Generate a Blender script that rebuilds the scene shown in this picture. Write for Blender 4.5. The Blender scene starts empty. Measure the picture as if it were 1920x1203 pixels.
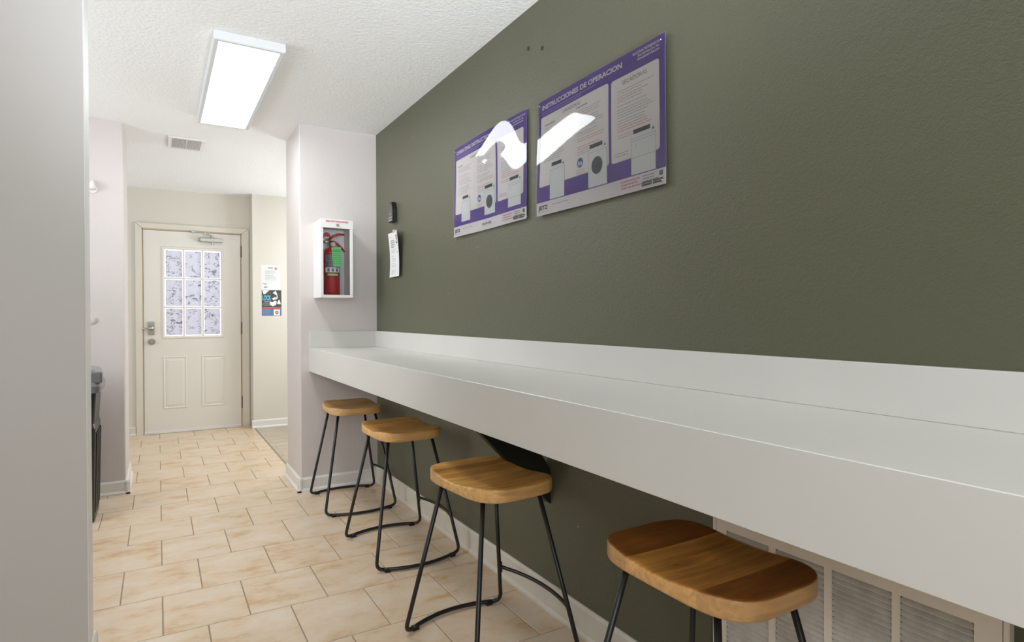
import bpy, bmesh, math, random
from mathutils import Vector, Matrix
random.seed(7)
S = bpy.context.scene
C = S.collection
PI = math.pi

# ---------------------------------------------------------------- colour
def lin(c):
    c /= 255.0
    return c / 12.92 if c <= 0.04045 else ((c + 0.055) / 1.055) ** 2.4
def rgb(r, g, b): return (lin(r), lin(g), lin(b), 1.0)

# ---------------------------------------------------------------- materials
def mat(name, col, rough=0.5, metal=0.0, bump=0.0, bscale=200.0, bdist=0.002, spec=0.5,
        noise=None, nscale=5.0, detail=3.0, coat=0.0):
    m = bpy.data.materials.new(name); m.use_nodes = True
    nt = m.node_tree; N = nt.nodes; L = nt.links
    b = N['Principled BSDF']
    b.inputs['Base Color'].default_value = col
    b.inputs['Roughness'].default_value = rough
    b.inputs['Metallic'].default_value = metal
    b.inputs['Specular IOR Level'].default_value = spec
    b.inputs['Coat Weight'].default_value = coat
    tc = N.new('ShaderNodeTexCoord')
    if noise:
        n = N.new('ShaderNodeTexNoise'); n.inputs['Scale'].default_value = nscale
        n.inputs['Detail'].default_value = detail
        L.new(tc.outputs['Object'], n.inputs['Vector'])
        r = N.new('ShaderNodeValToRGB')
        r.color_ramp.elements[0].position = 0.35; r.color_ramp.elements[0].color = col
        r.color_ramp.elements[1].position = 0.65; r.color_ramp.elements[1].color = noise
        L.new(n.outputs['Fac'], r.inputs['Fac']); L.new(r.outputs['Color'], b.inputs['Base Color'])
    if bump:
        n2 = N.new('ShaderNodeTexNoise'); n2.inputs['Scale'].default_value = bscale
        n2.inputs['Detail'].default_value = 4.0; n2.inputs['Roughness'].default_value = 0.6
        L.new(tc.outputs['Object'], n2.inputs['Vector'])
        bp = N.new('ShaderNodeBump'); bp.inputs['Strength'].default_value = bump
        bp.inputs['Distance'].default_value = bdist
        L.new(n2.outputs['Fac'], bp.inputs['Height']); L.new(bp.outputs['Normal'], b.inputs['Normal'])
    return m

def emis(name, col, strength):
    m = bpy.data.materials.new(name); m.use_nodes = True
    b = m.node_tree.nodes['Principled BSDF']
    b.inputs['Base Color'].default_value = col
    b.inputs['Emission Color'].default_value = col
    b.inputs['Emission Strength'].default_value = strength
    return m

M = {}
M['wall'] = mat('warm white wall paint', rgb(214, 205, 202), 0.55, bump=0.4, bscale=80, bdist=0.0025, noise=rgb(211, 203, 199), nscale=1.5)
M['shade'] = mat('mid grey wall paint', rgb(150, 148, 144), 0.6)
M['cream'] = mat('cream wall paint', rgb(220, 214, 201), 0.6, bump=0.15, bscale=90, bdist=0.002, noise=rgb(217, 211, 198), nscale=1.2)
M['grey'] = mat('light grey wall paint', rgb(200, 195, 190), 0.5, bump=0.06, bscale=60, bdist=0.002)
M['wallwhite'] = mat('textured white end with painted light', rgb(248, 248, 246), 0.5, bump=0.5, bscale=80, bdist=0.003)  # white end face, lightened in colour to make up for missing lamp light
M['ceil'] = mat('textured ceiling paint', rgb(243, 243, 241), 0.9, bump=0.6, bscale=62, bdist=0.008)
M['trim'] = mat('white trim paint', rgb(232, 228, 222), 0.35, spec=0.4)
M['creamtrim'] = mat('cream baseboard paint', rgb(222, 214, 199), 0.4, noise=rgb(214, 205, 188), nscale=9)
M['casing'] = mat('cream casing paint', rgb(222, 216, 202), 0.4)
M['door'] = mat('off-white door paint', rgb(230, 225, 215), 0.38)
M['dark'] = mat('dark gap', rgb(70, 60, 50), 0.8)  # dark colour standing in for shade behind door gaps and louvers
M['lam'] = mat('white counter laminate', rgb(216, 213, 207), 0.3, spec=0.35, noise=rgb(212, 209, 203), nscale=2.0)
M['brace'] = mat('black green painted timber', rgb(28, 30, 22), 0.5)
M['blackmetal'] = mat('black powder-coated steel', rgb(30, 29, 29), 0.38, spec=0.5)
M['rubber'] = mat('black rubber', rgb(16, 16, 16), 0.6)
M['grille'] = mat('beige grille enamel', rgb(240, 232, 220), 0.4, noise=rgb(234, 225, 212), nscale=6)
M['slat'] = mat('dusty beige louver enamel', rgb(236, 229, 218), 0.5, noise=rgb(220, 211, 198), nscale=30)
M['steel'] = mat('satin nickel', rgb(190, 186, 176), 0.3, metal=1.0)
M['brass'] = mat('aged hinge metal', rgb(120, 110, 98), 0.4, metal=1.0)
M['alu'] = mat('silver painted metal', rgb(178, 178, 172), 0.35, metal=0.6)
M['white'] = mat('white enamel', rgb(236, 233, 230), 0.35)
M['cabin'] = mat('grey cabinet interior', rgb(205, 204, 200), 0.5)
M['red'] = mat('red extinguisher paint', rgb(178, 24, 26), 0.25, coat=0.3)
M['redtext'] = mat('red print', rgb(200, 70, 78), 0.5)
M['redline'] = mat('faded red print', rgb(214, 140, 132), 0.5)
M['pinkline'] = mat('pink print', rgb(218, 150, 160), 0.5)
M['grayline'] = mat('grey print', rgb(158, 160, 163), 0.5)
M['graytext'] = mat('dark grey print', rgb(108, 110, 120), 0.5)
M['blacktext'] = mat('black print', rgb(44, 44, 52), 0.5)
M['whitetext'] = mat('white print', rgb(232, 228, 236), 0.5)
M['lavline'] = mat('lavender print', rgb(172, 148, 205), 0.5)
M['purple'] = mat('purple poster print', rgb(96, 68, 160), 0.45, noise=rgb(108, 74, 166), nscale=4)
M['panel'] = mat('poster panel paper', rgb(243, 237, 234), 0.6)
M['strip'] = mat('poster footer paper', rgb(244, 238, 238), 0.6)
M['machine'] = mat('printed machine white', rgb(236, 238, 236), 0.6)
M['mline'] = mat('printed machine outline', rgb(186, 188, 188), 0.6)
M['display'] = mat('printed dark display', rgb(74, 62, 54), 0.6)
M['drum'] = mat('printed drum grey', rgb(74, 78, 88), 0.6, noise=rgb(92, 98, 106), nscale=40)
M['blue'] = mat('printed blue', rgb(72, 110, 180), 0.5)
M['cyan'] = mat('printed cyan', rgb(96, 190, 215), 0.5)
M['teal'] = mat('printed teal', rgb(110, 190, 195), 0.5)
M['navy'] = mat('printed slate blue', rgb(74, 108, 145), 0.5, noise=rgb(96, 128, 160), nscale=60)
M['photo'] = mat('printed charcoal', rgb(58, 58, 58), 0.5, noise=rgb(84, 82, 80), nscale=30)
M['paper'] = mat('white paper', rgb(230, 228, 226), 0.7)
M['green'] = mat('green tag card', rgb(120, 218, 135), 0.6)
M['greenline'] = mat('green tag print', rgb(60, 140, 80), 0.6)
M['yellow'] = mat('yellow print', rgb(214, 200, 90), 0.5)
M['binbody'] = mat('black bin plastic', rgb(38, 36, 34), 0.35, bump=0.1, bscale=60)
M['binlid'] = mat('glossy dark grey plastic', rgb(112, 112, 112), 0.16)
M['device'] = mat('black device plastic', rgb(24, 24, 24), 0.4)
M['deviceface'] = mat('grey printed device face', rgb(108, 106, 106), 0.45, noise=rgb(70, 68, 68), nscale=90)
M['tape'] = mat('clear tape', rgb(205, 200, 188), 0.2)
M['glowframe'] = emis('lamp frame with added glow', (0.62, 0.63, 0.63, 1), 0.06)  # faint emission added so the lamp frame renders brighter
M['lamp'] = emis('lit diffuser', (0.94, 0.98, 1.0, 1), 6.3)

# green wall with orange-peel texture and faint paint specks
def green_wall():
    m = mat('dark olive wall paint', rgb(93, 93, 73), 0.42, spec=0.5)
    nt = m.node_tree; N = nt.nodes; L = nt.links; b = N['Principled BSDF']
    tc = [n for n in N if n.type == 'TEX_COORD'][0]
    n1 = N.new('ShaderNodeTexNoise'); n1.inputs['Scale'].default_value = 95; n1.inputs['Detail'].default_value = 3
    n2 = N.new('ShaderNodeTexNoise'); n2.inputs['Scale'].default_value = 260; n2.inputs['Detail'].default_value = 2
    L.new(tc.outputs['Object'], n1.inputs['Vector']); L.new(tc.outputs['Object'], n2.inputs['Vector'])
    mx = N.new('ShaderNodeMath'); mx.operation = 'ADD'
    L.new(n1.outputs['Fac'], mx.inputs[0]); L.new(n2.outputs['Fac'], mx.inputs[1])
    bp = N.new('ShaderNodeBump'); bp.inputs['Strength'].default_value = 0.45; bp.inputs['Distance'].default_value = 0.003
    L.new(mx.outputs[0], bp.inputs['Height']); L.new(bp.outputs['Normal'], b.inputs['Normal'])
    v = N.new('ShaderNodeTexVoronoi'); v.inputs['Scale'].default_value = 7.0
    L.new(tc.outputs['Object'], v.inputs['Vector'])
    lt = N.new('ShaderNodeMath'); lt.operation = 'LESS_THAN'; lt.inputs[1].default_value = 0.018
    L.new(v.outputs['Distance'], lt.inputs[0])
    mix = N.new('ShaderNodeMixRGB'); mix.inputs[1].default_value = rgb(93, 93, 73); mix.inputs[2].default_value = rgb(190, 190, 178)
    L.new(lt.outputs[0], mix.inputs[0]); L.new(mix.outputs[0], b.inputs['Base Color'])
    return m
M['greenwall'] = green_wall()

def tile_mat():
    m = mat('beige ceramic tile', rgb(222, 200, 170), 0.3, spec=0.4)
    nt = m.node_tree; N = nt.nodes; L = nt.links; b = N['Principled BSDF']
    at = N.new('ShaderNodeAttribute'); at.attribute_name = 'tone'
    tc = [n for n in N if n.type == 'TEX_COORD'][0]
    add = N.new('ShaderNodeVectorMath'); add.operation = 'ADD'
    sc = N.new('ShaderNodeVectorMath'); sc.operation = 'SCALE'; sc.inputs['Scale'].default_value = 30
    L.new(at.outputs['Color'], sc.inputs[0]); L.new(tc.outputs['Object'], add.inputs[0]); L.new(sc.outputs[0], add.inputs[1])
    mp = N.new('ShaderNodeMapping'); mp.inputs['Scale'].default_value = (5.0, 8.0, 5.0)
    L.new(add.outputs[0], mp.inputs['Vector'])
    n = N.new('ShaderNodeTexNoise'); n.inputs['Scale'].default_value = 1.0; n.inputs['Detail'].default_value = 8; n.inputs['Roughness'].default_value = 0.7
    n.inputs['Distortion'].default_value = 0.15
    L.new(mp.outputs[0], n.inputs['Vector'])
    r = N.new('ShaderNodeValToRGB'); e = r.color_ramp.elements
    e[0].position = 0.34; e[0].color = rgb(200, 165, 124)
    e[1].position = 0.68; e[1].color = rgb(224, 207, 186)
    k = e.new(0.45); k.color = rgb(216, 191, 160)
    k = e.new(0.55); k.color = rgb(220, 199, 173)
    L.new(n.outputs['Fac'], r.inputs['Fac']); L.new(r.outputs['Color'], b.inputs['Base Color'])
    bp = N.new('ShaderNodeBump'); bp.inputs['Strength'].default_value = 0.12; bp.inputs['Distance'].default_value = 0.002
    L.new(n.outputs['Fac'], bp.inputs['Height']); L.new(bp.outputs['Normal'], b.inputs['Normal'])
    return m
M['tile'] = tile_mat()
M['grout'] = mat('tan grout', rgb(156, 138, 118), 0.9, bump=0.3, bscale=300)

def vinyl_mat():
    m = mat('pale wood-look vinyl', rgb(196, 180, 155), 0.35)
    nt = m.node_tree; N = nt.nodes; L = nt.links; b = N['Principled BSDF']
    tc = [n for n in N if n.type == 'TEX_COORD'][0]
    mp = N.new('ShaderNodeMapping'); mp.inputs['Scale'].default_value = (2.0, 16.0, 1.0)
    L.new(tc.outputs['Object'], mp.inputs['Vector'])
    n = N.new('ShaderNodeTexNoise'); n.inputs['Scale'].default_value = 1.5; n.inputs['Detail'].default_value = 6
    L.new(mp.outputs[0], n.inputs['Vector'])
    r = N.new('ShaderNodeValToRGB'); e = r.color_ramp.elements
    e[0].position = 0.3; e[0].color = rgb(176, 160, 138); e[1].position = 0.7; e[1].color = rgb(208, 194, 170)
    L.new(n.outputs['Fac'], r.inputs['Fac'])
    br = N.new('ShaderNodeTexBrick'); br.inputs['Scale'].default_value = 1.0
    br.inputs['Brick Width'].default_value = 0.9; br.inputs['Row Height'].default_value = 0.15
    br.inputs['Mortar Size'].default_value = 0.002
    br.inputs['Color1'].default_value = (1, 1, 1, 1); br.inputs['Color2'].default_value = (0.86, 0.87, 0.88, 1); br.inputs['Mortar'].default_value = (0.45, 0.42, 0.4, 1)
    L.new(tc.outputs['Object'], br.inputs['Vector'])
    mx = N.new('ShaderNodeMixRGB'); mx.blend_type = 'MULTIPLY'; mx.inputs[0].default_value = 1
    L.new(r.outputs['Color'], mx.inputs[1]); L.new(br.outputs['Color'], mx.inputs[2]); L.new(mx.outputs[0], b.inputs['Base Color'])
    return m
M['vinyl'] = vinyl_mat()

def wood_mat(name, planks, rough=0.36):
    """planks: list of (y_start, colour) from low y to high y in the seat's own frame; grain runs along x."""
    m = mat(name, rgb(170, 120, 70), rough, spec=0.4)
    nt = m.node_tree; N = nt.nodes; L = nt.links; b = N['Principled BSDF']
    tc = [n for n in N if n.type == 'TEX_COORD'][0]
    sep = N.new('ShaderNodeSeparateXYZ'); L.new(tc.outputs['Object'], sep.inputs[0])
    mr = N.new('ShaderNodeMapRange'); mr.inputs['From Min'].default_value = -0.25; mr.inputs['From Max'].default_value = 0.25
    L.new(sep.outputs['Y'], mr.inputs['Value'])
    r = N.new('ShaderNodeValToRGB'); r.color_ramp.interpolation = 'CONSTANT'
    e = r.color_ramp.elements
    for i, (y, c) in enumerate(planks):
        p = min(1, max(0, (y + 0.25) / 0.5))
        if i < 2: e[i].position = p; e[i].color = c
        else:
            k = e.new(p); k.color = c
    L.new(mr.outputs[0], r.inputs['Fac'])
    mp = N.new('ShaderNodeMapping'); mp.inputs['Scale'].default_value = (3.0, 34.0, 34.0)
    mp.inputs['Location'].default_value = (random.random() * 5, random.random() * 5, 0)
    L.new(tc.outputs['Object'], mp.inputs['Vector'])
    n = N.new('ShaderNodeTexNoise'); n.inputs['Scale'].default_value = 1.6; n.inputs['Detail'].default_value = 7; n.inputs['Distortion'].default_value = 0.9
    L.new(mp.outputs[0], n.inputs['Vector'])
    r2 = N.new('ShaderNodeValToRGB'); e2 = r2.color_ramp.elements
    e2[0].position = 0.3; e2[0].color = (0.62, 0.56, 0.5, 1); e2[1].position = 0.68; e2[1].color = (1.12, 1.1, 1.08, 1)
    L.new(n.outputs['Fac'], r2.inputs['Fac'])
    n3 = N.new('ShaderNodeTexNoise'); n3.inputs['Scale'].default_value = 7; n3.inputs['Detail'].default_value = 2
    L.new(tc.outputs['Object'], n3.inputs['Vector'])
    r3 = N.new('ShaderNodeValToRGB'); e3 = r3.color_ramp.elements
    e3[0].position = 0.38; e3[0].color = (0.84, 0.8, 0.76, 1); e3[1].position = 0.62; e3[1].color = (1.06, 1.06, 1.06, 1)
    L.new(n3.outputs['Fac'], r3.inputs['Fac'])
    mx = N.new('ShaderNodeMixRGB'); mx.blend_type = 'MULTIPLY'; mx.inputs[0].default_value = 1
    L.new(r.outputs['Color'], mx.inputs[1]); L.new(r2.outputs['Color'], mx.inputs[2])
    mx2 = N.new('ShaderNodeMixRGB'); mx2.blend_type = 'MULTIPLY'; mx2.inputs[0].default_value = 1
    L.new(mx.outputs[0], mx2.inputs[1]); L.new(r3.outputs['Color'], mx2.inputs[2])
    # small knots
    v = N.new('ShaderNodeTexVoronoi'); v.inputs['Scale'].default_value = 9.0
    mpv = N.new('ShaderNodeMapping'); mpv.inputs['Scale'].default_value = (0.6, 1.5, 1.0); mpv.inputs['Location'].default_value = (random.random(), random.random(), 0)
    L.new(tc.outputs['Object'], mpv.inputs['Vector']); L.new(mpv.outputs[0], v.inputs['Vector'])
    lt = N.new('ShaderNodeMapRange'); lt.inputs['From Min'].default_value = 0.035; lt.inputs['From Max'].default_value = 0.085
    lt.inputs['To Min'].default_value = 0.55; lt.inputs['To Max'].default_value = 0.0
    L.new(v.outputs['Distance'], lt.inputs['Value'])
    mx3 = N.new('ShaderNodeMixRGB'); mx3.inputs[2].default_value = rgb(70, 42, 20)
    L.new(lt.outputs[0], mx3.inputs[0]); L.new(mx2.outputs[0], mx3.inputs[1])
    gm = N.new('ShaderNodeNewGeometry'); sp = N.new('ShaderNodeSeparateXYZ'); L.new(gm.outputs['Normal'], sp.inputs[0])  # light on the sides painted in: edges lighter than the shaded top
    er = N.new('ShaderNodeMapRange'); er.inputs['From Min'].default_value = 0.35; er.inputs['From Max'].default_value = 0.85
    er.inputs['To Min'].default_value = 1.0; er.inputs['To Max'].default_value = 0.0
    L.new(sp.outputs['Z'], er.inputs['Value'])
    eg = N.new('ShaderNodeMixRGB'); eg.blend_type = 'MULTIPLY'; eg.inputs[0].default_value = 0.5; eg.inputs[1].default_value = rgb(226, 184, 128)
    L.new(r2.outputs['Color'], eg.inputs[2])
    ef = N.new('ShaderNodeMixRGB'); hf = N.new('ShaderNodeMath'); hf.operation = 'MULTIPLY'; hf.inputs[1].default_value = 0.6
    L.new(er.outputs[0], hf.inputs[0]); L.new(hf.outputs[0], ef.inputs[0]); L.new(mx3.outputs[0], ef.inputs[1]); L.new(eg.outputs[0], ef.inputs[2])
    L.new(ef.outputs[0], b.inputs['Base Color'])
    return m

def pane_mat():
    m = bpy.data.materials.new('crinkled privacy film, daylit'); m.use_nodes = True
    nt = m.node_tree; N = nt.nodes; L = nt.links; b = N['Principled BSDF']
    b.inputs['Roughness'].default_value = 0.35
    tc = N.new('ShaderNodeTexCoord')
    n = N.new('ShaderNodeTexNoise'); n.inputs['Scale'].default_value = 17; n.inputs['Detail'].default_value = 3.0; n.inputs['Distortion'].default_value = 0.7
    mp = N.new('ShaderNodeMapping'); mp.inputs['Scale'].default_value = (0.9, 1.0, 1.7); mp.inputs['Rotation'].default_value = (0, 0.6, 0)
    L.new(tc.outputs['Object'], mp.inputs['Vector']); L.new(mp.outputs[0], n.inputs['Vector'])
    # thin creases: where the noise crosses its mid value
    s = N.new('ShaderNodeMath'); s.operation = 'SUBTRACT'; s.inputs[1].default_value = 0.5
    a = N.new('ShaderNodeMath'); a.operation = 'ABSOLUTE'
    L.new(n.outputs['Fac'], s.inputs[0]); L.new(s.outputs[0], a.inputs[0])
    r = N.new('ShaderNodeMapRange'); r.inputs['From Min'].default_value = 0.008; r.inputs['From Max'].default_value = 0.034
    r.inputs['To Min'].default_value = 1.0; r.inputs['To Max'].default_value = 0.0
    L.new(a.outputs[0], r.inputs['Value'])
    n2 = N.new('ShaderNodeTexNoise'); n2.inputs['Scale'].default_value = 20
    L.new(tc.outputs['Object'], n2.inputs['Vector'])
    r2 = N.new('ShaderNodeMapRange'); r2.inputs['From Min'].default_value = 0.44; r2.inputs['From Max'].default_value = 0.54
    L.new(n2.outputs['Fac'], r2.inputs['Value'])
    mu = N.new('ShaderNodeMath'); mu.operation = 'MULTIPLY'
    L.new(r.outputs[0], mu.inputs[0]); L.new(r2.outputs[0], mu.inputs[1])
    mx = N.new('ShaderNodeMixRGB'); mx.inputs[1].default_value = rgb(202, 202, 216); mx.inputs[2].default_value = rgb(92, 98, 122)
    L.new(mu.outputs[0], mx.inputs[0])
    L.new(mx.outputs[0], b.inputs['Base Color']); L.new(mx.outputs[0], b.inputs['Emission Color'])
    b.inputs['Emission Strength'].default_value = 0.13
    bp = N.new('ShaderNodeBump'); bp.inputs['Strength'].default_value = 0.4; bp.inputs['Distance'].default_value = 0.004
    L.new(n.outputs['Fac'], bp.inputs['Height']); L.new(bp.outputs['Normal'], b.inputs['Normal'])
    return m
M['pane'] = pane_mat()

def clear_mat(name, rough, tint=(1, 1, 1, 1), bump=0.0, ior=1.5):
    m = bpy.data.materials.new(name); m.use_nodes = True
    nt = m.node_tree; N = nt.nodes; L = nt.links
    N.remove(N['Principled BSDF'])
    out = [n for n in N if n.type == 'OUTPUT_MATERIAL'][0]
    t = N.new('ShaderNodeBsdfTransparent'); t.inputs[0].default_value = tint
    g = N.new('ShaderNodeBsdfGlossy'); g.inputs['Roughness'].default_value = rough
    fr = N.new('ShaderNodeFresnel'); fr.inputs['IOR'].default_value = ior
    mx = N.new('ShaderNodeMixShader')
    L.new(fr.outputs[0], mx.inputs[0]); L.new(t.outputs[0], mx.inputs[1]); L.new(g.outputs[0], mx.inputs[2])
    L.new(mx.outputs[0], out.inputs[0])
    return m
M['film'] = clear_mat('clear laminate film', 0.03, ior=1.46)
M['acrylic'] = clear_mat('clear acrylic', 0.06, tint=(0.985, 0.985, 0.985, 1), ior=1.3)

# ---------------------------------------------------------------- mesh helpers
def new_obj(name, bm, m, parent=None, smooth=False, recalc=True):
    me = bpy.data.meshes.new(name)
    if recalc: bmesh.ops.recalc_face_normals(bm, faces=bm.faces)
    bm.to_mesh(me); bm.free()
    ms = m if isinstance(m, (list, tuple)) else [m]
    for x in ms: me.materials.append(x)
    if smooth:
        for p in me.polygons: p.use_smooth = True
    o = bpy.data.objects.new(name, me); C.objects.link(o)
    if parent is not None: o.parent = parent
    return o

def tag(o, label=None, cat=None, group=None, kind=None):
    if label: o['label'] = label
    if cat: o['category'] = cat
    if group: o['group'] = group
    if kind: o['kind'] = kind
    return o

def empty(name, loc=(0, 0, 0), rz=0.0, **k):
    o = bpy.data.objects.new(name, None); C.objects.link(o)
    o.location = loc; o.rotation_euler = (0, 0, rz); o.empty_display_size = 0.1
    return tag(o, **k)

def box(bm, x0, x1, y0, y1, z0, z1, bev=0.0, seg=2, mi=0):
    r = bmesh.ops.create_cube(bm, size=1)
    for v in r['verts']:
        v.co = Vector(((x0 + x1) / 2 + v.co.x * (x1 - x0), (y0 + y1) / 2 + v.co.y * (y1 - y0), (z0 + z1) / 2 + v.co.z * (z1 - z0)))
    fs = set(f for v in r['verts'] for f in v.link_faces)
    for f in fs: f.material_index = mi
    if bev:
        es = list(set(e for v in r['verts'] for e in v.link_edges))
        bmesh.ops.bevel(bm, geom=es, offset=bev, segments=seg, profile=0.5, affect='EDGES', material=-1)
    return r['verts']

def tube(bm, pts, r, seg=12, caps=True):
    pts = [Vector(p) for p in pts]; rings = []
    prev = None
    for i, p in enumerate(pts):
        a = pts[max(0, i - 1)]; b = pts[min(len(pts) - 1, i + 1)]
        t = (b - a).normalized()
        if prev is None:
            n = t.orthogonal().normalized()
        else:
            n = (prev - t * prev.dot(t)).normalized()
        prev = n; bi = t.cross(n)
        rr = r[i] if isinstance(r, (list, tuple)) else r
        rings.append([bm.verts.new(p + (n * math.cos(2 * PI * k / seg) + bi * math.sin(2 * PI * k / seg)) * rr) for k in range(seg)])
    for i in range(len(rings) - 1):
        for k in range(seg):
            bm.faces.new((rings[i][k], rings[i][(k + 1) % seg], rings[i + 1][(k + 1) % seg], rings[i + 1][k]))
    if caps:
        bm.faces.new(list(reversed(rings[0]))); bm.faces.new(rings[-1])

def lathe(bm, prof, cx, cy, seg=28, mi=0, mis=None):
    rings = []
    for (r, z) in prof:
        rings.append([bm.verts.new((cx + r * math.cos(2 * PI * k / seg), cy + r * math.sin(2 * PI * k / seg), z)) for k in range(seg)])
    for i in range(len(rings) - 1):
        for k in range(seg):
            f = bm.faces.new((rings[i][k], rings[i][(k + 1) % seg], rings[i + 1][(k + 1) % seg], rings[i + 1][k]))
            f.material_index = mis[i] if mis else mi
    bm.faces.new(list(reversed(rings[0]))); bm.faces.new(rings[-1])

def prism(bm, poly, axis, a, b):
    """poly: 2D points; extruded along axis (0,1,2) from a to b."""
    def P(p, t):
        if axis == 0: return (t, p[0], p[1])
        if axis == 1: return (p[0], t, p[1])
        return (p[0], p[1], t)
    A = [bm.verts.new(P(p, a)) for p in poly]; B = [bm.verts.new(P(p, b)) for p in poly]
    n = len(poly)
    for i in range(n): bm.faces.new((A[i], A[(i + 1) % n], B[(i + 1) % n], B[i]))
    bm.faces.new(A); bm.faces.new(list(reversed(B)))

def disc(bm, c, axis, r, t, seg=24):
    """short cylinder centred at c along axis"""
    d = Vector((0, 0, 0)); d[axis] = t / 2
    tube(bm, [Vector(c) - d, Vector(c) + d], r, seg)

def B(): return bmesh.new()

def structure(name, bm, m, smooth=False):
    o = new_obj(name, bm, m, None, smooth); o['kind'] = 'structure'; return o

# ---------------------------------------------------------------- dimensions (metres)
XW = 1.333      # green wall
ZC = 2.44       # ceiling
YP = 4.12       # near face of the pillar
XP = 0.811      # left face of the pillar
YD = 6.92       # wall of the door
XS = -0.188     # right ends of the two left wall stubs

# ---------------------------------------------------------------- shell
bm = B(); box(bm, XW, XW + 0.12, -2.6, YP + 0.01, -0.05, ZC + 0.05); structure('wall_right', bm, M['greenwall'])
bm = B(); box(bm, XP, XW + 0.12, YP, 4.585, 0.0, ZC + 0.05, 0.006, 2); structure('wall_pillar', bm, M['wall'])
# wall of the door, around its opening
DX0, DX1, DZ = -0.131, 0.769, 2.04
bm = B()
box(bm, -2.6, DX0, YD, YD + 0.14, -0.05, ZC + 0.05); box(bm, DX1, 0.95, YD, YD + 0.14, -0.05, ZC + 0.05)
box(bm, DX0, DX1, YD, YD + 0.14, DZ, ZC + 0.05)
structure('wall_back', bm, M['cream'])
bm = B(); box(bm, 0.85, 3.6, 6.72, 7.06, 0.0, ZC + 0.05, 0.004, 2); structure('wall_back_right', bm, M['cream'])
# left stubs
bm = B(); box(bm, -2.6, XS, 4.69, 5.24, 0.0, ZC + 0.05, 0.008, 3); structure('wall_left', bm, M['wall'])
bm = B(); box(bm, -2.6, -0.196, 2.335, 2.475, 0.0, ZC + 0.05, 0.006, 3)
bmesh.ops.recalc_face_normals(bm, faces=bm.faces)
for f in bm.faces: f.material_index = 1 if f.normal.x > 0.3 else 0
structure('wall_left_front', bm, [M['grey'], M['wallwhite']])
# unseen enclosing walls
bm = B(); box(bm, -2.72, -2.6, -2.6, 7.06, -0.05, ZC + 0.05); structure('wall_far_left', bm, M['shade'])
bm = B(); box(bm, -2.72, 1.453, -2.72, -2.6, -0.05, ZC + 0.05); structure('wall_front', bm, M['shade'])
bm = B(); box(bm, 3.6, 3.72, 4.465, 7.06, -0.05, ZC + 0.05); structure('wall_hall_end', bm, M['cream'])
bm = B(); box(bm, XW + 0.12, 3.6, 4.465, 4.585, -0.05, ZC + 0.05); structure('wall_hall_side', bm, M['cream'])
bm = B(); box(bm, -2.72, 3.72, -2.72, 7.06, ZC, ZC + 0.1); structure('ceiling', bm, M['ceil'])

# tiled floor: every tile a raised slab in one mesh
rows = [2.52, 2.873, 3.240, 3.600, 3.945, 4.276, 4.610, 4.932, 5.275, 5.60, 5.94, 6.27, 6.60, 6.93]
while rows[0] > -2.6: rows.insert(0, rows[0] - 0.352)
base = rows.index(2.52)
W2 = 0.2965; X0 = 0.0095; G = 0.0023
bm = B(); lay = bm.loops.layers.float_color.new('tone')
vs = [bm.verts.new(p) for p in ((-2.6, -2.6, -0.0018), (XW, -2.6, -0.0018), (XW, YP + 0.3, -0.0018), (0.862, YP + 0.3, -0.0018), (0.862, 6.99, -0.0018), (-2.6, 6.99, -0.0018))]
f = bm.faces.new(vs); f.material_index = 1
def slab(x0, x1, y0, y1):
    x0 += G; x1 -= G; y0 += G; y1 -= G
    if x1 - x0 < 0.01 or y1 - y0 < 0.01: return
    e = 0.0010
    lo = [bm.verts.new(p) for p in ((x0, y0, -0.0018), (x1, y0, -0.0018), (x1, y1, -0.0018), (x0, y1, -0.0018))]
    hi = [bm.verts.new(p) for p in ((x0 + e, y0 + e, 0), (x1 - e, y0 + e, 0), (x1 - e, y1 - e, 0), (x0 + e, y1 - e, 0))]
    c = (random.random(), random.random(), random.random(), 1)
    fs = [bm.faces.new(hi)]
    for i in range(4): fs.append(bm.faces.new((lo[i], lo[(i + 1) % 4], hi[(i + 1) % 4], hi[i])))
    for f in fs:
        for l in f.loops: l[lay] = c
for i in range(len(rows) - 1):
    y0, y1 = rows[i], rows[i + 1]
    off = 0 if (i - base) % 2 == 0 else 0.5
    k = -10
    xmax = XW if y0 < 4.2 else 0.862
    while True:
        x0 = X0 + (k + off) * W2; x1 = x0 + W2
        if x0 > xmax: break
        slab(max(x0, -2.6), min(x1, xmax), max(y0, -2.6), y1)
        k += 1
structure('floor', bm, [M['tile'], M['grout']])
bm = B(); box(bm, 0.868, 3.6, 4.40, 6.99, -0.05, -0.0005); structure('floor_hall', bm, M['vinyl'])
bm = B(); box(bm, 0.857, 0.873, 4.40, 6.78, -0.004, 0.0035, 0.0015, 1); structure('trim_1', bm, mat('grey floor transition strip', rgb(150, 138, 120), 0.5))

# baseboards: a board with eased top and a small shoe at the foot
def bb_profile(h, t=0.012, shoe=0.012):
    return [(0, 0), (t + shoe, 0), (t + shoe, 0.010), (t + shoe * 0.45, 0.019), (t, 0.021), (t, h - 0.012), (t * 0.45, h), (0, h)]
def baseboard(name, p0, p1, out, h, m):
    """run from p0 to p1 (x,y); out = outward normal (x,y)"""
    bm = B(); prof = bb_profile(h)
    A = [bm.verts.new((p0[0] + out[0] * d, p0[1] + out[1] * d, z)) for d, z in prof]
    Bv = [bm.verts.new((p1[0] + out[0] * d, p1[1] + out[1] * d, z)) for d, z in prof]
    n = len(prof)
    for i in range(n): bm.faces.new((A[i], A[(i + 1) % n], Bv[(i + 1) % n], Bv[i]))
    bm.faces.new(A); bm.faces.new(list(reversed(Bv)))
    return structure(name, bm, m)
baseboard('baseboard_right', (XW, -2.6), (XW, YP), (-1, 0), 0.108, M['creamtrim'])
baseboard('baseboard_pillar_front', (XP - 0.024, YP), (XW, YP), (0, -1), 0.092, M['trim'])
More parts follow.
